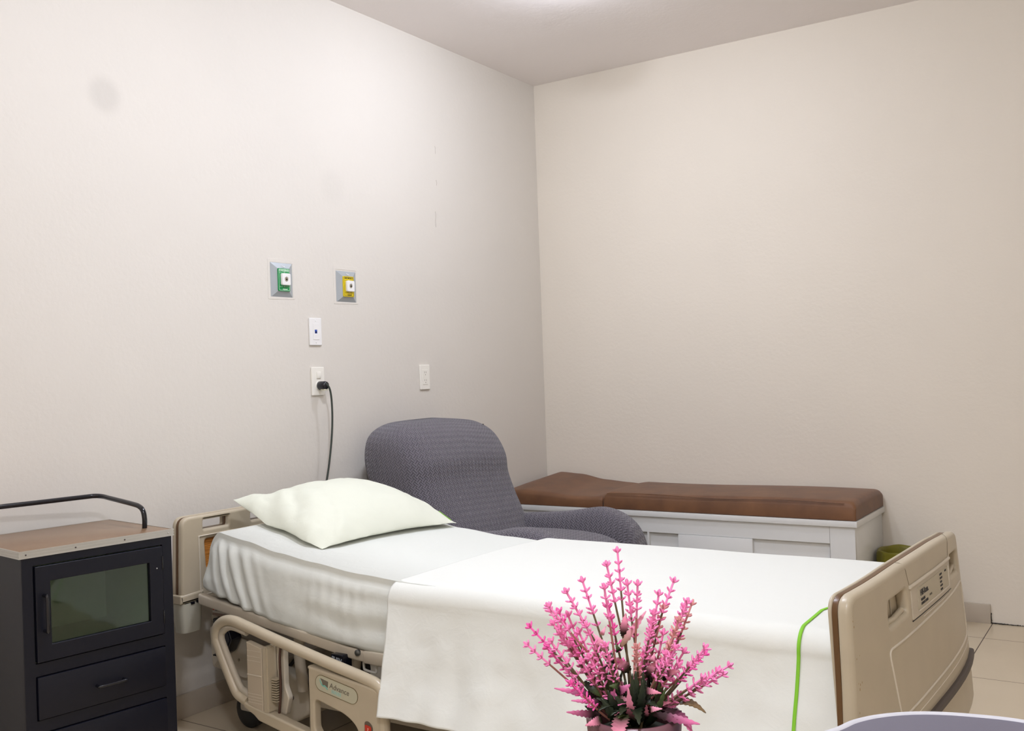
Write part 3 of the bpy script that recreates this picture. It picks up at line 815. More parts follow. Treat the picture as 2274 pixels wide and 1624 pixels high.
arm_ = plate('link_arm', fillet([(.664, .40), (.700, .392), (.700, .26), (.716, .225), (.700, .170), (.672, .176)], .008), [], .020, .004, Matrix.Translation((0, YR + .034, 0)) @ XZmY, PLASTIC3, SR)
tube('cable', [sr(.700, .40, YR + .015), sr(.694, .35, YR + .012), sr(.694, .27, YR + .012), sr(.690, .22, YR + .012), sr(.680, .165, YR + .014)], .004, mat('brown_cable', (70, 44, 34), rough=.4), SR, seg=8, smooth_n=5)
ep = fillet([(.838, .352), (.838, .108), (1.128, .045), (1.134, .28), (1.118, .312), (1.09, .322)], [.003, .003, .01, .01, .02, .02], 6)
hole = fillet([(.862, .258), (.862, .168), (.885, .140), (1.035, .105), (1.035, .195), (.99, .228)], [.02, .01, .03, .02, .03, .03], 8)
EP = plate('end_panel', ep, [hole], .030, .006, Matrix.Translation((0, YR, 0)) @ XZmY, PLASTIC, SR, 4)
# badge: stadium outline, emblem, words, tilted with the rail
ang = math.atan2(.288 - .313, 1.027 - .880) 
BM_ = Matrix.Translation((.954, YR - .0156, .299)) @ XZmY @ Matrix.Rotation(ang, 4, 'Z')
so = [(.060 * s + .024 * math.cos(a), .024 * math.sin(a)) for s, rng in ((1, range(-9, 10)), (-1, range(9, 28))) for a in [k * math.pi / 18 for k in rng]]
si = [(.060 * s + .0225 * math.cos(a), .0225 * math.sin(a)) for s, rng in ((1, range(-9, 10)), (-1, range(9, 28))) for a in [k * math.pi / 18 for k in rng]]
bd = plate('badge', so, [], .0008, 0, BM_, mat('badge_field', (188, 184, 160), rough=.5), EP)
plate('badge_outline', so, [si], .0014, 0, BM_, mat('olive_line', (112, 96, 62), rough=.5), bd)
BM2 = BM_ @ Matrix.Translation((0, 0, .0007))
plate('emblem', [(-.066, .014), (-.034, .012), (-.033, -.006), (-.046, -.001), (-.054, -.004), (-.058, .006)], [], .0005, 0, BM2, GREYP, bd)
plate('emblem_wave', [(-.068, .012), (-.066, .004), (-.058, -.006), (-.050, -.008), (-.044, -.006), (-.033, -.013), (-.033, -.009), (-.044, -.001), (-.050, -.004), (-.057, -.001), (-.063, .006)], [], .0005, 0, BM2, TEAL, bd)
text('lettering', 'Advance', .0225, BM2 @ Matrix.Translation((-.027, .003, 0)), GREYP, bd, align='LEFT')
text('lettering', 'SERIES', .014, BM2 @ Matrix.Translation((-.018, -.012, 0)), mat('pale_teal_print', (160, 200, 188), rough=.5), bd, align='LEFT', bold=.0002)
kp = plate('control_pad', fillet([(1.056, .130), (1.088, .122), (1.090, .214), (1.075, .226), (1.060, .224)], .012), [], .002, .0005, Matrix.Translation((0, YR - .0155, 0)) @ XZmY, mat('keypad_brown', (98, 84, 70), rough=.5), EP)
rk = plate('red_key', fillet([(1.062, .190), (1.085, .185), (1.085, .212), (1.062, .216)], .004), [], .001, 0, Matrix.Translation((0, YR - .0172, 0)) @ XZmY, RED, kp)
text('key_symbol', '?', .016, Matrix.Translation((1.073, YR - .0180, .201)) @ XZmY, mat('key_white', (240, 210, 190)), rk)
plate('teal_key', [(1.060, .172), (1.070, .184), (1.080, .170), (1.070, .158)], [], .001, 0, Matrix.Translation((0, YR - .0172, 0)) @ XZmY, TEAL, kp)
# far side rail (lowered as well), simpler because it is hidden
tube('side_rail', [(p[0], -1.73, p[1]) for p in loop], .0155, PLASTIC, BED, seg=12, smooth_n=4)

# ---- under the deck
def under(px0_, py0_, px1_, py1_, y, yd_, name, m, r=.004, parent=BED):
    a = hit(px0_, py0_, 1, y); b = hit(px1_, py1_, 1, y)
    return rbox(name, (min(a.x, b.x), y, min(a.z, b.z)), (max(a.x, b.x), y + yd_, max(a.z, b.z)), m, parent, r=r)


lp = plate('lift_plate', fillet([(.15, .345), (.46, .300), (.52, .235), (.38, .225), (.33, .185), (.16, .205)], .01), [[(.23 + .006 * math.cos(k), .255 + .006 * math.sin(k)) for k in [j * .6 for j in range(10)]], [(.295 + .006 * math.cos(k), .245 + .006 * math.sin(k)) for k in [j * .6 for j in range(10)]]], .012, .002, Matrix.Translation((0, -2.56, 0)) @ XZmY, PLASTIC3, BED)
mh = plate('motor_housing', fillet([(.435, .245), (.56, .225), (.62, .180), (.62, .105), (.54, .060), (.435, .085)], .025), [], .16, .012, Matrix.Translation((0, -2.48, 0)) @ XZmY, PLASTIC3, BED)
tube('housing_bolt', [(.545, -2.560, .150), (.545, -2.568, .150)], .008, DKBROWN, mh, seg=12)
for (xa, za) in ((.69, .40), (.93, .36)):
    tube('hose_loop', [(xa - .05, -2.60, za - .20), (xa - .055, -2.61, za - .06), (xa - .03, -2.615, za + .0), (xa + .02, -2.61, za + .015), (xa + .05, -2.58, za - .0)], .018, PLASTIC3, BED, seg=12, smooth_n=5)
pb = rbox('push_release', (.862, -2.70, .318), (.912, -2.66, .372), BLACKG, BED, r=.003)
text('lettering', 'PUSH', .017, Matrix.Translation((.887, -2.7008, .357)) @ XZmY @ Matrix.Rotation(-.15, 4, 'Z'), mat('grey_letter', (170, 174, 180)), pb, bold=.0003)
h1 = hit(808, 1470, 1, -2.66); h2 = hit(836, 1495, 1, -2.66)
tube('drain_hook', [(h1.x, -2.66, h1.z + .02), (h1.x, -2.66, h2.z + .012), (h1.x + .006, -2.66, h2.z + .003), (h2.x - .006, -2.66, h2.z), (h2.x, -2.66, h2.z + .008), (h2.x, -2.66, h1.z + .02)], .004, mat('hook_white', (210, 206, 196), rough=.4), BED, seg=8, smooth_n=3)
for yc in (-2.52, -1.98):
    rbox('base_beam', (.22, yc - .03, .13), (2.25, yc + .03, .19), PLASTIC3, BED, r=.008)
for xc in (.30, 1.25, 2.15):
    rbox('cross_beam', (xc - .03, -2.52, .14), (xc + .03, -1.98, .185), PLASTIC3, BED, r=.008)
for xc in (.55, 1.95):
    rbox('lift_column', (xc - .04, -2.30, .18), (xc + .04, -2.20, .40), mat('dark_metal', (52, 50, 50), rough=.5), BED, r=.006)
rbox('gear_box', (.95, -2.42, .19), (1.65, -2.08, .30), mat('dark_metal', (52, 50, 50)), BED, r=.01)
rbox('head_crossbar', (.20, -2.60, .372), (.235, -1.90, .40), PLASTIC3, BED, r=.006)
# pedal / hook in black at the head corner
a = hit(476, 1405, 1, -2.60); b = hit(460, 1448, 1, -2.60)
bk = plate('brake_pedal', fillet([(.235, .395), (.300, .40), (.330, .33), (.300, .282), (.262, .262), (.228, .268), (.262, .285), (.275, .312), (.250, .33)], .008), [], .05, .006, Matrix.Translation((0, -2.60, 0)) @ XZmY, BLACKG, BED)
for (xc, yc) in ((.30, -2.52), (.30, -1.98), (2.15, -2.52), (2.15, -1.98)):
    w_ = tube('caster_wheel', [(xc, yc - .018, .062), (xc, yc - .014, .062), (xc, yc + .014, .062), (xc, yc + .018, .062)], [.050, .060, .060, .050], BLACK, BED, seg=28)
    rbox('fork', (xc - .03, yc - .026, .06), (xc + .03, yc + .026, .135), PLASTIC3, w_, r=.008)
tube('floor_cable', [(.42, -2.50, .18), (.55, -2.52, .30), (.50, -2.50, .36)], .006, BLACK, BED, seg=8, smooth_n=6)

# ================================================================ mattress, sheet, cover, pillow
def ring_path(yn, yf, zt, zb, r, n=40, crown=.006):
    """open path far-bottom -> far top -> near top -> near bottom, rounded; returns list of (y,z)"""
    pts = [(yf, zb), (yf, zt), (yn, zt), (yn, zb)]
    out = []
    def arc(cx_, cy_, a0, a1, k=8): return [(cx_ + r * math.cos(a0 + (a1 - a0) * i / k), cy_ + r * math.sin(a0 + (a1 - a0) * i / k)) for i in range(k + 1)]
    a = [(yf, zb + (zt - r - zb) * i / 10) for i in range(10)]
    a += arc(yf - r, zt - r, 0, math.pi / 2)
    a += [(yf - r + (yn + r - yf + r) * i / 24, zt + crown * math.sin(math.pi * i / 24)) for i in range(1, 24)]
    a += arc(yn + r, zt - r, math.pi / 2, math.pi)
    a += [(yn, zt - r + (zb - zt + r) * i / 14) for i in range(1, 15)]
    return a


def mattress(name, m, x0_, x1_, yn, yf, dz, zbf, wr, nx, solid, parent=None, rnd=.06):
    sample = ring_path(yn, yf, 1, 0, .04); nu = len(sample) - 1

    def f(u, v):
        # ease the rows towards both ends so that they round off
        x = x0_ + (x1_ - x0_) * (v ** 1.6)
        e = min((x - x0_) / .07, (x1_ - x) / .05, 1.0); e = max(e, 0.0)
        rr = math.sqrt(max(0.0, 1 - (1 - e) ** 2))
        zt = lerp_tab(ztop, x) + dz; zb = zbf(x)
        if x < x0_ + .06: zt -= .010 * (1 - (x - x0_) / .06)
        ins = (1 - rr) * rnd
        p = ring_path(yn + ins * .4, yf - ins * .4, zt - ins, zb, .052)[round(u * nu)]
        y, z = p
        if wr:
            side = max(0.0, min(1.0, (zt - .02 - z) / .05))
            if y < -2.25:
                dd = zt - z
                y -= .014 * min(1, max(0, dd) / .16)
                y -= side * (.002 + .35 * wr * fn3(x, 0, z * .3, 9) + .22 * wr * fn3(x, 3, z * .5, 24))
                # short gathers falling from the top edge
                g1 = math.exp(-((dd - .06) / .05) ** 2)
                y -= g1 * .13 * wr * math.sin(x * 150 + 5 * fn3(x, 0, 0, 7)) * (.5 + fn3(x, 9, 0, 4))
                # long diagonal folds near the head corner
                kf = math.exp(-((x + dd * -.35 - .36) / .11) ** 2) * min(1, dd / .05)
                y -= kf * wr * .62 * math.sin((x - dd * .42) * 105 + 1.2 * fn3(x, 0, z, 8))
                # soft horizontal sags further along
                kr = max(0, min(1, (x - .65) / .2)) * min(1, dd / .06)
                y -= kr * wr * .32 * math.sin(dd * 75 + 6 * fn3(x, 4, 0, 3.0))
                # pulled corner roll at the very head end
                kc = max(0, 1 - (x - x0_) / .08) * max(0, 1 - abs(dd - .15) / .05)
                y -= kc * .012
                y = min(y, -2.651)
                if x > 1.12: y = -2.655 + (y + 2.655) * max(.2, 1 - (x - 1.12) / .08)
            z += wr * .25 * fn3(x, y, 0, 6) * (1 - side)
        if x < x0_ + .10: x += .036 * (1 - (x - x0_) / .10) * max(0, min(1, (z - zb) / (zt - zb)))
        return Vector((x, y, z))
    return surf(name, f, nu, nx, m, parent, solid=solid)


mt = mattress('mattress', NAVYM, .252, 2.335, -2.640, -1.845, -.008, lambda x: lerp_tab(zbot, x) + .001, 0, 90, 0)
# close the ends and the underside of the mattress
bm = bmesh.new(); bm.from_mesh(mt.data); bmesh.ops.holes_fill(bm, edges=[e for e in bm.edges if e.is_boundary], sides=0)
bmesh.ops.recalc_face_normals(bm, faces=bm.faces); bm.to_mesh(mt.data); bm.free()
tag(mt, 'blue vinyl hospital mattress under the white fitted sheet, its corner showing at the bed head', 'mattress')
hem = [(.165, .520), (.25, .512), (.36, .488), (.479, .458), (.62, .432), (.75, .414), (.856, .402), (1.036, .389), (1.4, .386), (2.4, .386)]
def hemz(x): return lerp_tab(hem, x) + .003 * fn3(x, 0, 0, 14)
sh = mattress('fitted_sheet', SHEETM, .243, 2.340, -2.662, -1.825, 0.0, hemz, .010, 300, .0025)
bm = bmesh.new(); bm.from_mesh(sh.data)
# head end face of the sheet
ends = [v for v in bm.verts if abs(v.co.x - .243) < 1e-4]
bm.to_mesh(sh.data); bm.free()
me = sh.data
bm = bmesh.new(); bm.from_mesh(me)
be = [e for e in bm.edges if e.is_boundary and all(abs(v.co.x - .243) < 1e-3 for v in e.verts)]
be = []
if be:
    try: bmesh.ops.contextual_create(bm, geom=be)
    except Exception: pass
bm.to_mesh(me); bm.free()
tag(sh, 'white fitted sheet stretched over the hospital mattress, wrinkled along its near side', 'sheet')

# ---- top cover
X0, X1 = 1.085, 2.392
BY0, BY1 = -2.690, -1.812


def cover_fn(off):
    P = []
    r = .055; zt = .604
    far = [(BY1 + .012, .45 + (zt - r - .45) * i / 6) for i in range(6)]
    arcf = [(BY1 + .012 - r + r * math.cos(a), zt - r + r * math.sin(a)) for a in [math.pi / 2 * i / 7 for i in range(8)]]
    topp = [(BY1 + .012 - r + (BY0 + r - BY1 - .012 + r) * i / 30, zt + .004 * math.sin(math.pi * i / 30)) for i in range(1, 30)]
    arcn = [(BY0 + r + r * math.cos(math.pi / 2 + a), zt - r + r * math.sin(math.pi / 2 + a)) for a in [math.pi / 2 * i / 9 for i in range(10)]]
    near = [(BY0 - .105 * (i / 30) ** 1.3, zt - r - (zt - r - .254) * i / 30) for i in range(1, 31)]
    P = far + arcf + topp + arcn + near
    nu = len(P) - 1

    def f(u, v):
        k = u * nu; i = min(int(k), nu - 1); fr = k - i
        y = P[i][0] * (1 - fr) + P[i + 1][0] * fr; z = P[i][1] * (1 - fr) + P[i + 1][1] * fr
        dy = P[i + 1][0] - P[i][0]; dz = P[i + 1][1] - P[i][1]; L = math.hypot(dy, dz); ny, nz = dz / L, -dy / L
        drop = max(0.0, (zt - r - z)) if y < -2.3 else 0.0
        x = X0 + (X1 - X0) * v
        # the cover lies a little askew: its head-end edge runs back towards the far side
        if v < .5: x += (y - BY0) * .045 * (1 - 2 * v) + drop * .16 * (1 - 2 * v)
        # near the footboard the hanging corner tucks in
        wv_ = .030 * drop / .3 * (fn3(x, 0, z * .25, 5.0) + .5 * fn3(x, 2, z * .5, 12)) + .0035 * fn3(x, y, z, 16) * min(1, drop * 9)
        wv_ += .0035 * fn3(x, y * .6, 0, 3.5) * (1 if drop == 0 else .4) * (1 - min(1, drop * 5))
        # foot corner: gathered pleat
        g_ = max(0, 1 - abs(x - 2.36) / .05) * min(1, drop * 8)
        # left hem curls outward near its lower corner
        wv_ += .012 * max(0, 1 - (x - X0) / .12) * min(1, drop * 3)
        # bed cover sags over the gap in front of the footboard
        zz_ = -.010 * max(0, (x - 2.30) / .09) * max(0, min(1, 1 - (zt - z) / r))
        return Vector((x, y - abs(wv_ + off) * 0 + (ny) * -(wv_ + off) if False else y - (wv_ + off if drop > 0 else (off * (1 if ny < 0 else 0))), z + (wv_ + off if drop == 0 else 0) + zz_))
    return f, nu


f0, nu0 = cover_fn(0.0)
bc = surf('bed_cover', f0, nu0 * 2, 260, BLANKM, None, solid=.003)
tag(bc, 'flat white top cover with a lime green line near the footboard of the bed', 'bed cover')
f1, _ = cover_fn(.0022)
XS = (2.290 - X0) / (X1 - X0)


def stripe(u, v):
    uu = .02 + u * .975
    p_ = f1(uu, XS)
    sh_ = .097 * max(0, min(1, (p_.y + 2.50) / .30)) / (X1 - X0)
    return f1(uu, XS + sh_ + (v - .5) * .0062)


surf('green_piping', stripe, nu0 * 2, 2, LIME, bc, solid=.001)
# ---- pillow
PA, PB, PE, PD = Vector((.690, -2.560, 0)), Vector((.735, -1.875, 0)), Vector((.235, -1.850, 0)), Vector((.205, -2.490, 0))


def pil(u, v, top):
    s = u * 2 - 1; t_ = v * 2 - 1      # s along bed width (near->far), t along length (foot->head)
    e = (1 - s ** 2) ; g_ = (1 - t_ ** 2)
    # pinched sides
    ss_ = s * (1 - .055 * g_ ** 1.0 * 0 - .05 * (1 - t_ ** 2)); tt = t_ * (1 - .07 * (1 - s ** 2))
    a = (ss_ + 1) / 2; b = (tt + 1) / 2
    p = (PA * (1 - a) + PB * a) * (1 - b) + (PD * (1 - a) + PE * a) * b
    bulge = (max(0, 1 - abs(s) ** 2.4) ** .62) * (max(0, 1 - abs(t_) ** 2.4) ** .62)
    T = .145 * bulge
    zb = lerp_tab(ztop, p.x) + .003
    edge = .022 * (1 - bulge) + .004
    zb0 = zb + edge
    # raised corner near the headboard (open end of the pillowcase)
    kd = max(0, 1 - math.hypot(a - 0, b - 1) / .38)
    zb0 += .055 * kd ** 1.3
    ka = max(0, 1 - math.hypot(a, b) / .30); kb = max(0, 1 - math.hypot(a - 1, b) / .35)
    zb0 -= .012 * (ka + kb)
    ck = max(0, 1 - math.hypot(a, b) / .16)
    p = p + (Vector((.47, -2.2, 0)) - p) * .10 * ck
    wr = .010 * fn3(p.x * .6 + .4 * p.y, p.y * 1.4, 0, 9) * (1 - .5 * bulge) + .006 * fn3(p.x, p.y, 5, 22) * (1 - bulge)
    wr += .008 * math.sin((p.x * .9 + p.y * .8) * 46 + 3 * fn3(p.x, p.y, 0, 8)) * max(0, 1 - abs(a - .14) / .22) * min(1, 3 * bulge + .1)
    wr += .0045 * abs(fn3(p.x * .5 + p.y * .9, p.y * .4 - p.x, 2, 26)) * min(1, 3 * bulge) * (1 - .5 * a)
    if top: return Vector((p.x, p.y, zb0 + T + wr))
    return Vector((p.x, p.y, max(zb0 - .012 * bulge + wr * .2 * (1 - bulge), zb)) )


bm = bmesh.new(); n_ = 70
GT = [[None] * (n_ + 1) for _ in range(n_ + 1)]; GB = [[None] * (n_ + 1) for _ in range(n_ + 1)]


def sp__(k): # denser near the edges
    x = k / n_; return .5 - .5 * math.cos(math.pi * x)


for j in range(n_ + 1):
    for i in range(n_ + 1):
        a = pil(sp__(i), sp__(j), True); b = pil(sp__(i), sp__(j), False)
        if i in (0, n_) or j in (0, n_):
            v_ = bm.verts.new((a + b) / 2); GT[j][i] = GB[j][i] = v_
        else: GT[j][i] = bm.verts.new(a); GB[j][i] = bm.verts.new(b)
for G_ in (GT, GB):
    for j in range(n_):
        for i in range(n_): bm.faces.new((G_[j][i], G_[j][i + 1], G_[j + 1][i + 1], G_[j + 1][i]))
bmesh.ops.recalc_face_normals(bm, faces=bm.faces)
me = bpy.data.meshes.new('pillow'); bm.to_mesh(me); bm.free()
pl_ = link('pillow', me, PILLM, None, angle=None)
tag(pl_, 'plump cream white pillow lying at the head of the hospital bed', 'pillow')
pp = [pil(.955 + .02 * k / 6, .10 - .014 * k, True) + Vector((0, 0, .0015)) for k in range(7)]
tube('green_thread', pp, .0014, LIME, pl_, seg=6)

# ================================================================ recliner armchair
YC = -1.325
AC = thing('recliner_armchair', 'grey recliner armchair in a basket-weave stretch cover between the bed and the bench', 'armchair', (.60, -1.30, 0))


def se(c_, p): return math.copysign(abs(c_) ** p, c_)


# back: (z, x centre, half depth, half width)
bk_ = [(.28, .40, .13, .315), (.36, .385, .150, .330), (.45, .370, .185, .345), (.55, .340, .178, .356), (.65, .296, .172, .364), (.75, .252, .178, .370), (.83, .236, .184, .374), (.90, .222, .166, .370), (.95, .212, .142, .350), (.985, .206, .106, .305), (1.005, .206, .064, .230), (1.012, .207, .005, .03)]


def tabi(tab, z, k):
    for a, b in zip(tab, tab[1:]):
        if z <= b[0]:
            t_ = (z - a[0]) / (b[0] - a[0]); return a[k] + (b[k] - a[k]) * t_
    return tab[-1][k]


zs = [p[0] for p in bk_]


def back(u, v):
    k = v * (len(bk_) - 1); i = min(int(k), len(bk_) - 2); fr = k - i
    # catmull over the table for a smooth loft
    g_ = []
    for c_ in range(4):
        p = [bk_[max(0, min(len(bk_) - 1, i + d))][c_] for d in (-1, 0, 1, 2)]
        g_.append(.5 * (2 * p[1] + (-p[0] + p[2]) * fr + (2 * p[0] - 5 * p[1] + 4 * p[2] - p[3]) * fr ** 2 + (-p[0] + 3 * p[1] - 3 * p[2] + p[3]) * fr ** 3))
    z, xc, hd, hw = g_
    a = 2 * math.pi * u
    x = xc + hd * se(math.sin(a), .55); y = YC + hw * se(math.cos(a), .42)
    # back slants down towards its far side and puffs forward in the middle
    z2 = z - .022 * max(0, (y - YC)) / .33 * (z > .6) * min(1, (z - .6) * 3)
    if math.sin(a) > 0: x += .006 * (1 - ((y - YC) / .34) ** 2) * math.sin(min(1, max(0, (z - .4) / .5)) * math.pi)
    return Vector((x, y, z2))


surf('backrest', back, 64, 66, WEAVE, AC, closed_u=True)


def loft_x(name, tab, yc, m, parent, nu=36, pu=.6, pv=.6):
    """tab rows: x, y offset, half width, z bottom, z top"""
    def f(u, v):
        k = v * (len(tab) - 1); i = min(int(k), len(tab) - 2); fr = k - i
        g_ = []
        for c_ in range(5):
            p = [tab[max(0, min(len(tab) - 1, i + d))][c_] for d in (-1, 0, 1, 2)]
            g_.append(.5 * (2 * p[1] + (-p[0] + p[2]) * fr + (2 * p[0] - 5 * p[1] + 4 * p[2] - p[3]) * fr ** 2 + (-p[0] + 3 * p[1] - 3 * p[2] + p[3]) * fr ** 3))
        x, yo, hw, zb, zt = g_; a = 2 * math.pi * u
        zc = (zb + zt) / 2; hz = (zt - zb) / 2
        return Vector((x, yc + yo + hw * se(math.cos(a), pu), zc + hz * se(math.sin(a), pv)))
    return surf(name, f, nu, 48, m, parent, closed_u=True, caps=True)


for s in (-1, 1):
    yc = YC + .01 + s * .305
    loft_x('armrest', [(.30, 0, .02, .30, .40), (.32, 0, .055, .16, .50), (.42, 0, .070, .08, .538), (.52, 0, .074, .07, .552), (.62, 0, .076, .07, .560), (.74, 0, .078, .07, .572), (.86, 0, .082, .07, .592), (.93, 0, .084, .07, .590), (1.00, 0, .082, .07, .566), (1.055, 0, .078, .075, .522), (1.085, 0, .070, .08, .462), (1.100, 0, .055, .10, .38), (1.108, 0, .03, .16, .30)], yc, WEAVE, AC)
loft_x('seat', [(.36, 0, .10, .30, .34), (.38, 0, .22, .14, .475), (.46, 0, .255, .10, .505), (.60, 0, .262, .10, .515), (.80, 0, .265, .10, .517), (.95, 0, .265, .10, .506), (1.04, 0, .258, .10, .472), (1.085, 0, .240, .11, .405), (1.105, 0, .22, .13, .34), (1.112, 0, .12, .2, .28)], YC, WEAVE, AC, pu=.4, pv=.45)
for xx in (.38, .98):
    for yy in (YC - .27, YC + .27): tube('leg', [(xx, yy, 0), (xx, yy, .12)], [.018, .022], BLACK, AC, seg=12)
mk = hit(1072, 945, 0, .30)
tube('zip_tab', [mk, mk + Vector((.0, .004, .006))], .0035, BLACKG, AC, seg=6)

# ================================================================ storage bench with cushions
BX1 = 1.872
BN = thing('storage_bench', 'long white lacquered storage bench with sliding door fronts against the back wall', 'bench', (.93, -.26, 0))
rbox('bench_top', (.02, -.522, .482), (BX1, -.002, .508), WHITE, BN, r=.0012)
rbox('carcass', (.03, -.492, .04), (BX1 - .012, -.016, .481), WHITE, BN, r=.001)
ff = plate('front_frame', rrect(.03, .03, BX1 - .012, .4805, .001), [rrect(.10, .10, .870, .405, .001), rrect(.880, .10, 1.751, .405, .001)], .018, .001, Matrix.Translation((0, -.501, 0)) @ XZmY, WHITE, BN)
rbox('door_panel', (1.035, -.515, .095), (1.400, -.4935, .404), WHITE, BN, r=.001)
rbox('door_panel', (.28, -.515, .095), (.645, -.4935, .404), WHITE, BN, r=.001)
rbox('plinth', (.05, -.47, 0), (BX1 - .03, -.03, .04), WHITE, BN, r=.001)
rbox('stile_joint', (1.7505, -.5105, .03), (1.7515, -.5095, .48), GREYP, ff, r=0)


def cushion(name, xa, xb, ya, yb, zb, ztf, label):
    """rounded pad; ztf(x, w) gives the top height, w = 0 at the front edge and 1 at the wall"""
    nx, ny = 60, 26
    bm = bmesh.new()
    def topz(i, j):
        a = i / nx; b = j / ny; x = xa + (xb - xa) * a; y = ya + (yb - ya) * b
        ea = min(x - xa, xb - x, .035) / .035; eb = min(y - ya, yb - y, .035) / .035
        f_ = math.sqrt(max(0, 1 - (1 - ea) ** 2)) * math.sqrt(max(0, 1 - (1 - eb) ** 2)) if True else 1
        return x, y, zb + (ztf(x, b) - zb) * (0.70 + .30 * f_)
    def sp2(k, n): x = k / n; return n * (x + .10 * -math.sin(2 * math.pi * x) * .9)
    Tg = [[bm.verts.new(topz(sp2(i, nx), sp2(j, ny))) for i in range(nx + 1)] for j in range(ny + 1)]
    Bg = [[bm.verts.new((Tg[j][i].co.x, Tg[j][i].co.y, zb)) for i in range(nx + 1)] for j in range(ny + 1)]
    for j in range(ny):
        for i in range(nx):
            bm.faces.new((Tg[j][i], Tg[j][i + 1], Tg[j + 1][i + 1], Tg[j + 1][i])); bm.faces.new((Bg[j][i], Bg[j + 1][i], Bg[j + 1][i + 1], Bg[j][i + 1]))
    for i in range(nx):
        bm.faces.new((Bg[0][i], Bg[0][i + 1], Tg[0][i + 1], Tg[0][i])); bm.faces.new((Tg[ny][i], Tg[ny][i + 1], Bg[ny][i + 1], Bg[ny][i]))
    for j in range(ny):
        bm.faces.new((Bg[j][0], Tg[j][0], Tg[j + 1][0], Bg[j + 1][0])); bm.faces.new((Bg[j][nx], Bg[j + 1][nx], Tg[j + 1][nx], Tg[j][nx]))
    bmesh.ops.recalc_face_normals(bm, faces=bm.faces)
    me = bpy.data.meshes.new(name); bm.to_mesh(me); bm.free()
    o = link(name, me, SUEDE, None, angle=55)
    md = o.modifiers.new('Bevel', 'BEVEL'); md.width = .006; md.segments = 3; md.limit_method = 'ANGLE'; md.angle_limit = math.radians(50)
    return tag(o, label, 'cushion', 'bench cushions')


def head_top(x, b):
    f_ = lerp_tab([(0.02, .572), (.15, .582), (.30, .574), (.43, .562), (.55, .562), (.64, .570)], x)
    g_ = lerp_tab([(0.02, .600), (.12, .634), (.25, .626), (.40, .598), (.55, .586), (.64, .578)], x)
    return f_ * (1 - b) + g_ * b + .006 * math.sin(b * math.pi)


cushion('bench_cushion', .02, .632, -.517, -.012, .5085, head_top, 'shorter brown suede cushion with a raised hump, at the corner end of the bench')
cushion('bench_cushion', .637, 1.868, -.517, -.012, .5085, lambda x, b: .588 + .012 * math.sin(b * math.pi) ** .6 + .004 * math.sin(x * 5), 'long flat brown suede cushion covering most of the white bench')
tube('piping', [(x, -.5165, .588 - .0015 + .0035 * math.sin(x * 9)) for x in [.66 + k * .04 for k in range(30)]], .0022, SUEDE, bpy.data.objects['bench_cushion.001'], seg=6)

# ================================================================ waste bin
bx_, by_ = 1.995, -.165
WB = thing('waste_bin', 'dark round waste bin lined with an olive bag, on the floor behind the footboard', 'waste bin', (bx_, by_, 0))
surf('bin_body', lambda u, v: Vector((bx_ + (.085 + .035 * v) * math.cos(2 * math.pi * u), by_ + (.085 + .035 * v) * math.sin(2 * math.pi * u), .002 + .326 * v)), 36, 8, mat('dark_bin', (40, 44, 48), rough=.5), WB, closed_u=True, solid=.003)
def bag(u, v):
    a = 2 * math.pi * u
    # v: 0 outer skirt bottom -> rim -> down inside
    wob = .0025 * math.sin(a * 3 + 1) + .002 * math.sin(a * 7)
    if v < .35: r = .126 + .004 * (1 - v / .35) + .003 * math.sin(a * 11); z = .255 + .078 * (v / .35) + wob * (v / .35)
    elif v < .5: k = (v - .35) / .15; r = .126 - .014 * k; z = .333 + wob + .004 * math.sin(k * math.pi)
    else: k = (v - .5) / .5; r = .112 - .045 * k + .006 * math.sin(a * 6) * k; z = .333 + wob * (1 - k) - .26 * k
    return Vector((bx_ + r * math.cos(a), by_ + r * math.sin(a), z))
surf('bag_liner', bag, 64, 40, OLIVE, WB, closed_u=True, solid=.001)

# ================================================================ table in front
TZ = .75
tp = [(2.636, -3.67), (2.655, -3.618), (2.682, -3.580), (2.722, -3.550), (2.775, -3.532), (2.840, -3.526), (2.93, -3.55), (3.01, -3.61), (3.06, -3.72), (3.07, -3.95), (3.02, -4.18), (2.92, -4.33), (2.74, -4.37), (2.56, -4.31), (2.46, -4.18), (2.44, -4.05), (2.49, -3.93), (2.57, -3.79)]
sm = catmull([Vector((p[0], p[1], 0)) for p in tp], 6, closed=True)
TB = thing('side_table', 'grey rounded side table in the foreground carrying the pink flower pot', 'table', (2.76, -3.95, 0))
plate('tabletop', [(p.x, p.y) for p in sm], [], .024, .004, Matrix.Translation((0, 0, TZ - .0135)), GREYT, TB, 3)
tube('edge_band', [Vector((p.x, p.y, TZ - .0060)) for p in sm], .0068, GREYR, TB, seg=12, closed=True)
tube('pedestal', [(2.76, -3.95, .03), (2.76, -3.95, TZ - .02)], .03, GREYR, TB, seg=20)
bm = bmesh.new(); bmesh.ops.create_cone(bm, cap_ends=True, segments=40, radius1=.22, radius2=.20, depth=.03, matrix=Matrix.Translation((2.76, -3.95, .015)))
me = bpy.data.meshes.new('foot_plate'); bm.to_mesh(me); bm.free(); link('foot_plate', me, GREYR, TB)

# ================================================================ potted artificial plant
PC = Vector((2.560, -4.040, 0)); RT = Vector((.8355, .5495, 0)); FWD = Vector((-.5495, .8355, 0))
MPX = .939 / FPX
PLT = thing('potted_plant', 'artificial plant with pink lavender-like sprays and serrated leaves in a mauve pot on the table', 'potted plant', (PC.x, PC.y, TZ))
PZ = .872
pot_m = mat('mauve_pot', (112, 74, 82), rough=.35)
surf('pot', lambda u, v: PC + Vector((math.cos(2 * math.pi * u) * r_pot(v), math.sin(2 * math.pi * u) * r_pot(v), z_pot(v))), 48, 24, pot_m, PLT, closed_u=True) if False else None


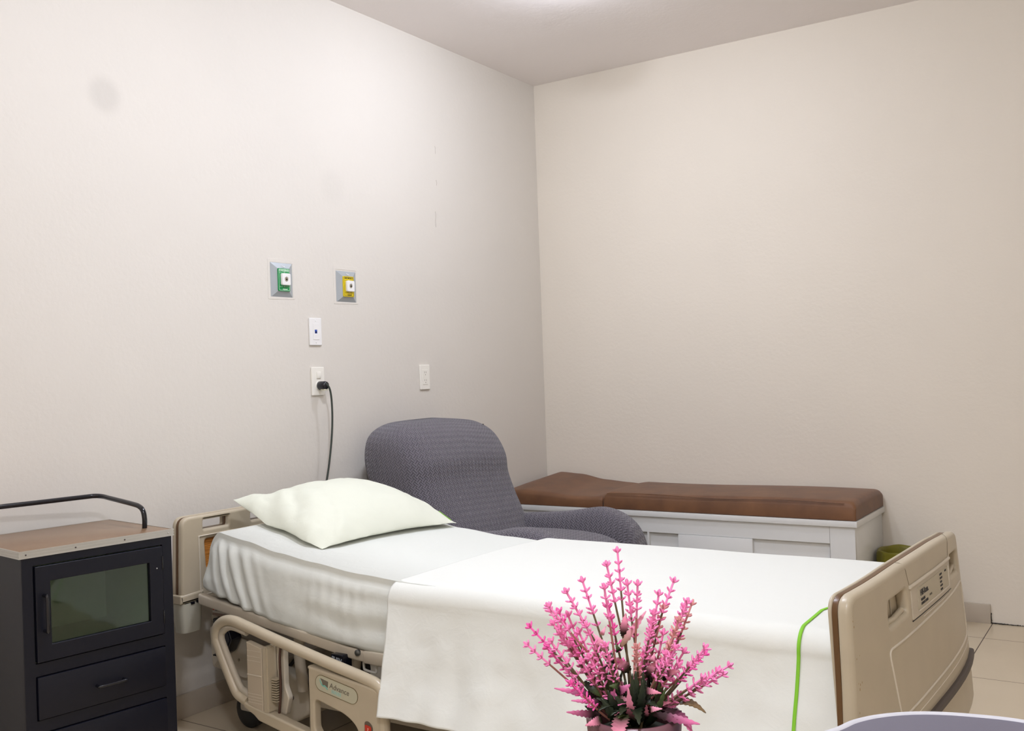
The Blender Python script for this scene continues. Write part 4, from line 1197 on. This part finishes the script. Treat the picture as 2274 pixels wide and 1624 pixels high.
def r_pot(v):
    return .036 + .0095 * min(1, v / .6) if v < .6 else (.0455 - .004 * (v - .6) / .08 if v < .68 else .0415 - .006 * (v - .68) / .32)


def z_pot(v):
    return TZ + .001 + (PZ - TZ - .001) * min(1, v / .6) if v < .6 else (PZ + .0015 if v < .68 else PZ - .05 * (v - .68) / .32)


surf('pot', lambda u, v: PC + Vector((math.cos(2 * math.pi * u) * r_pot(v), math.sin(2 * math.pi * u) * r_pot(v), z_pot(v))), 48, 24, pot_m, PLT, closed_u=True, caps=True)
surf('soil_plug', lambda u, v: PC + Vector((math.cos(2 * math.pi * u) * .039 * (1 - v), math.sin(2 * math.pi * u) * .039 * (1 - v), PZ - .018 + .016 * v)), 32, 4, mat('dark_moss', (34, 38, 22), rough=.9), PLT, closed_u=True)


def P3(px_, py_, dep):
    """point of the bouquet given by its offset from the pot in the view's own right/up axes, plus real depth"""
    k = MPX * (1 + dep / .939)
    return PC + RT * ((px_ - 1408) * k + (1591 - py_) * -.0 ) + FWD * dep + Vector((0, 0, PZ + (1591 - py_) * k + .0335 * 0 + dep * -.35 * 0))


PINK = mat('pink_bud', (248, 142, 194), rough=.5, spec=.3)
PINK2 = mat('deep_pink_bud', (244, 104, 178), rough=.5, spec=.3)
SALM = mat('salmon_bud', (216, 150, 148), rough=.5, spec=.3)
STEMM = mat('olive_stem', (98, 84, 56), rough=.6)
STEMP = mat('pink_brown_stem', (164, 110, 98), rough=.6)


def bud(bm, p, d, L, r):
    d = d.normalized(); s = d.orthogonal().normalized(); q = d.cross(s)
    ring = lambda c_, rr, n=5: [bm.verts.new(c_ + (s * math.cos(k * 2 * math.pi / n) + q * math.sin(k * 2 * math.pi / n)) * rr) for k in range(n)]
    A = ring(p, r * .45); B = ring(p + d * L * .65, r * .8); Cc = ring(p + d * L, r * .35)
    for X, Y in ((A, B), (B, Cc)):
        for k in range(5): bm.faces.new((X[k], X[(k + 1) % 5], Y[(k + 1) % 5], Y[k]))
    bm.faces.new(Cc)


def spray(tip, base, bend, whorls, mflower, mstem, sz=1.0):
    p0, p3 = base, tip
    p1 = base + (tip - base) * .35 + bend; p2 = base + (tip - base) * .72 + bend * .45
    pts = catmull([p0, p1, p2, p3], 12)
    n = len(pts)
    stem = tube('stem', pts, [.0013 - .0005 * i / n for i in range(n)], mstem, PLT, seg=6)
    bm = bmesh.new()
    sp_g = .0078 * sz
    # walk back from the tip
    L = 0; k = n - 1; nextw = 0; w_i = 0
    add_sweep(bm, pts[int(n * .72):], .0011, seg=5)
    while k > 0 and w_i < whorls:
        if L >= nextw:
            p = pts[k]; tn = (pts[k] - pts[max(0, k - 1)]).normalized(); s = tn.orthogonal().normalized(); q = tn.cross(s); ph = random.random() * 6
            m_ = 5 if w_i == 0 else 4
            for j in range(m_):
                a = ph + j * 2 * math.pi / m_
                rad = s * math.cos(a) + q * math.sin(a)
                up_ = .95 if w_i == 0 else .75
                bud(bm, p + rad * .0008, rad * 1.0 + tn * up_, random.uniform(.0046, .0062) * sz, .0014 * sz)
            if w_i == 0: bud(bm, p, tn, .006 * sz, .0022 * sz)
            w_i += 1; nextw += sp_g * random.uniform(.85, 1.15)
        L += (pts[k] - pts[k - 1]).length; k -= 1
    me = bpy.data.meshes.new('blossom_spike'); bm.to_mesh(me); bm.free()
    link('blossom_spike', me, mflower, stem, angle=30)


tips = [(410, 410, 690, 690), (595, 370, 790, 640), (765, 355, 880, 740), (912, 285, 960, 760), (968, 165, 1075, 590), (1090, 120, 1110, 580), (1215, 285, 1190, 640), (1425, 460, 1370, 660), (1585, 425, 1410, 640), (1655, 480, 1500, 860), (1720, 575, 1600, 900),
        (1780, 830, 1600, 1070), (1700, 1030, 1540, 1160), (1820, 1040, 1600, 1250), (1885, 1065, 1640, 1280), (2015, 1095, 1560, 1330), (290, 765, 520, 1010), (430, 770, 610, 1050), (245, 870, 470, 1080), (440, 975, 640, 1230), (515, 530, 690, 900), (460, 590, 640, 930),
        (735, 600, 800, 800), (965, 520, 1030, 800), (700, 750, 790, 1000), (1340, 530, 1290, 760), (1345, 700, 1290, 960), (1450, 810, 1400, 1060), (1165, 790, 1200, 1060), (1245, 940, 1200, 1150), (1590, 860, 1480, 1050), (1130, 300, 1200, 560),
        (620, 640, 720, 1000), (560, 1040, 700, 1250), (760, 900, 830, 1100), (640, 860, 740, 1100), (1560, 600, 1460, 900), (1640, 560, 1520, 840), (1480, 640, 1380, 900), (1940, 1110, 1600, 1310), (480, 690, 660, 980), (540, 800, 700, 1080), (1540, 980, 1400, 1150), (840, 1000, 880, 1150), (1500, 760, 1380, 1000), (1430, 900, 1340, 1120), (1620, 960, 1470, 1180), (1750, 1120, 1540, 1290), (700, 960, 780, 1150), (600, 1120, 720, 1280), (890, 760, 930, 980)]
for i, (tx, ty, mx_, my_) in enumerate(tips):
    px_, py_ = 1120 + tx / 4.02, 1220 + ty / 4.02
    qx, qy = 1120 + mx_ / 4.02, 1220 + my_ / 4.02
    dep = ((i * 37) % 11 - 5) * .006 - (.018 if ty > 700 and 500 < tx < 1700 else 0)
    tip = P3(px_, py_, dep)
    basep = PC + RT * ((px_ - 1408) * MPX * .10) + FWD * dep * .3 + Vector((0, 0, PZ - .012))
    mid = P3(qx, qy, dep * .6)
    straight = basep + (tip - basep) * .5
    bend = (mid - straight); bend = bend - (tip - basep).normalized() * bend.dot((tip - basep).normalized())
    if bend.length > .012: bend = bend.normalized() * .012
    mf = SALM if i in (28, 36, 38, 10) else (PINK2 if i in (16, 19, 30, 13, 12, 20, 33, 23) else PINK)
    spray(tip, basep, bend, 4 + (i * 7) % 3 + (2 if 18 < i < 40 else 0), mf, STEMP if i % 3 == 0 else STEMM, 1.0 if i < 20 else 1.05)

LM = [leaf_mat('green_leaf', (26, 36, 20), (70, 84, 44)), leaf_mat('pink_tip_leaf', (52, 56, 34), (222, 136, 160), .2, .7), leaf_mat('pale_pink_leaf', (190, 160, 130), (240, 160, 186), .1, .6), leaf_mat('magenta_leaf', (60, 40, 44), (216, 112, 160), .3, .8), leaf_mat('dark_leaf', (22, 30, 20), (40, 48, 30))]


LM.append(leaf_mat('dry_brown_leaf', (84, 70, 44), (124, 100, 66), .2, .8))


def leaf(base, tip, wid, mi, curl=.01, face=None):
    L = (tip - base).length; d = (tip - base).normalized()
    vdir = face or (CAM - base).normalized()
    side = d.cross(vdir).normalized(); nrm = side.cross(d).normalized()
    bm = bmesh.new(); uvl = bm.loops.layers.uv.new('UVMap'); nseg = 18
    Ls, Cs, Rs = [], [], []
    for k in range(nseg + 1):
        a = k / nseg; w_ = wid * math.sin(math.pi * min(1, a * .92 + .08)) ** .75 * (1 - .25 * a)
        jag = 1 + (.24 if k % 2 else -.16)
        if k == nseg: w_ = .0003
        c_ = base + d * L * a + nrm * curl * math.sin(a * math.pi * .9)
        Cs.append(bm.verts.new(c_)); Ls.append(bm.verts.new(c_ + side * w_ * jag + nrm * w_ * .35)); Rs.append(bm.verts.new(c_ - side * w_ * jag + nrm * w_ * .35))
    for k in range(nseg):
        for q in ((Ls[k], Ls[k + 1], Cs[k + 1], Cs[k]), (Cs[k], Cs[k + 1], Rs[k + 1], Rs[k])):
            f_ = bm.faces.new(q)
            for l, a in zip(f_.loops, (k, k + 1, k + 1, k)): l[uvl].uv = (a / nseg, .5)
    me = bpy.data.meshes.new('leaf'); bm.to_mesh(me); bm.free()
    o = link('leaf', me, LM[mi], PLT, angle=60)
    md = o.modifiers.new('Solidify', 'SOLIDIFY'); md.thickness = .0006
    return o


lv = [(860, 1300, 440, 1195, 45, 3), (900, 1340, 580, 1290, 40, 3), (850, 1440, 525, 1370, 50, 3), (850, 1470, 680, 1480, 60, 1), (1300, 1420, 1710, 1480, 60, 3), (1330, 1440, 1560, 1370, 70, 3), (985, 1270, 1135, 1160, 60, 3), (985, 1270, 1180, 1355, 45, 1), (1240, 1220, 1390, 1215, 45, 1), (1290, 1380, 1390, 1330, 40, 2),
      (1000, 1010, 850, 885, 45, 1), (940, 900, 800, 710, 55, 2), (1090, 800, 1120, 585, 60, 1), (1060, 880, 1300, 560, 50, 2), (890, 760, 935, 665, 30, 2), (1270, 1120, 1390, 970, 60, 1), (1140, 1110, 990, 970, 75, 1), (830, 980, 850, 780, 35, 2), (1400, 1180, 1560, 1100, 40, 0), (720, 1160, 860, 1290, 50, 0),
      (870, 1480, 720, 1400, 60, 4), (1000, 1060, 880, 1050, 50, 4), (960, 960, 880, 900, 60, 0), (1040, 900, 1000, 800, 40, 0), (1450, 1060, 1560, 1000, 50, 1), (900, 1090, 920, 1080, 50, 1), (1330, 980, 1350, 880, 45, 2), (1240, 1300, 1330, 1240, 50, 4), (1010, 1180, 900, 1130, 55, 0)]
for i, (bx0, by0, tx, ty, wd, mi) in enumerate(lv):
    dep = -.012 - (i % 5) * .006 if i < 10 or i > 23 else -.004 * (i % 4)
    if by0 > 1590: dep = -.046 if mi == 1 else -.036
    b_ = P3(1120 + bx0 / 4.02, 1220 + by0 / 4.02, dep if by0 > 1590 else dep * .6); t_ = P3(1120 + tx / 4.02, 1220 + ty / 4.02, dep)
    leaf(b_, t_, wd / 4.02 * MPX * .62, mi, curl=.006)
for i in range(70):
    a = random.uniform(0, 2 * math.pi); rr = random.uniform(.012, .045); hgt = random.uniform(.002, .056)
    d = Vector((math.cos(a), math.sin(a), 0))
    b_ = PC + d * .010 + Vector((0, 0, PZ - .012 + random.random() * .02)); t_ = PC + d * rr * (1.25 - hgt * 10) + Vector((0, 0, PZ + hgt))
    f_ = (Vector((0, 0, 1)) * .6 + d * .8 + (CAM - PC).normalized() * .6).normalized()
    leaf(b_, t_, random.uniform(.0035, .0062), random.choice([0, 0, 4, 4, 4, 4, 1, 3]), curl=.008, face=f_)
for ang_, mi_, wd_ in ((-1.95, 1, .0075), (-.62, 3, .008), (-.30, 5, .010)):
    d = (RT * math.cos(ang_) + FWD * math.sin(ang_)).normalized()
    leaf(PC + d * .030 + Vector((0, 0, PZ + .010)), PC + d * (.068 if mi_ == 5 else .060) + Vector((0, 0, PZ + (.004 if mi_ == 5 else -.010))), wd_, mi_, curl=.006, face=(Vector((0, 0, 1)) + d * .7).normalized())
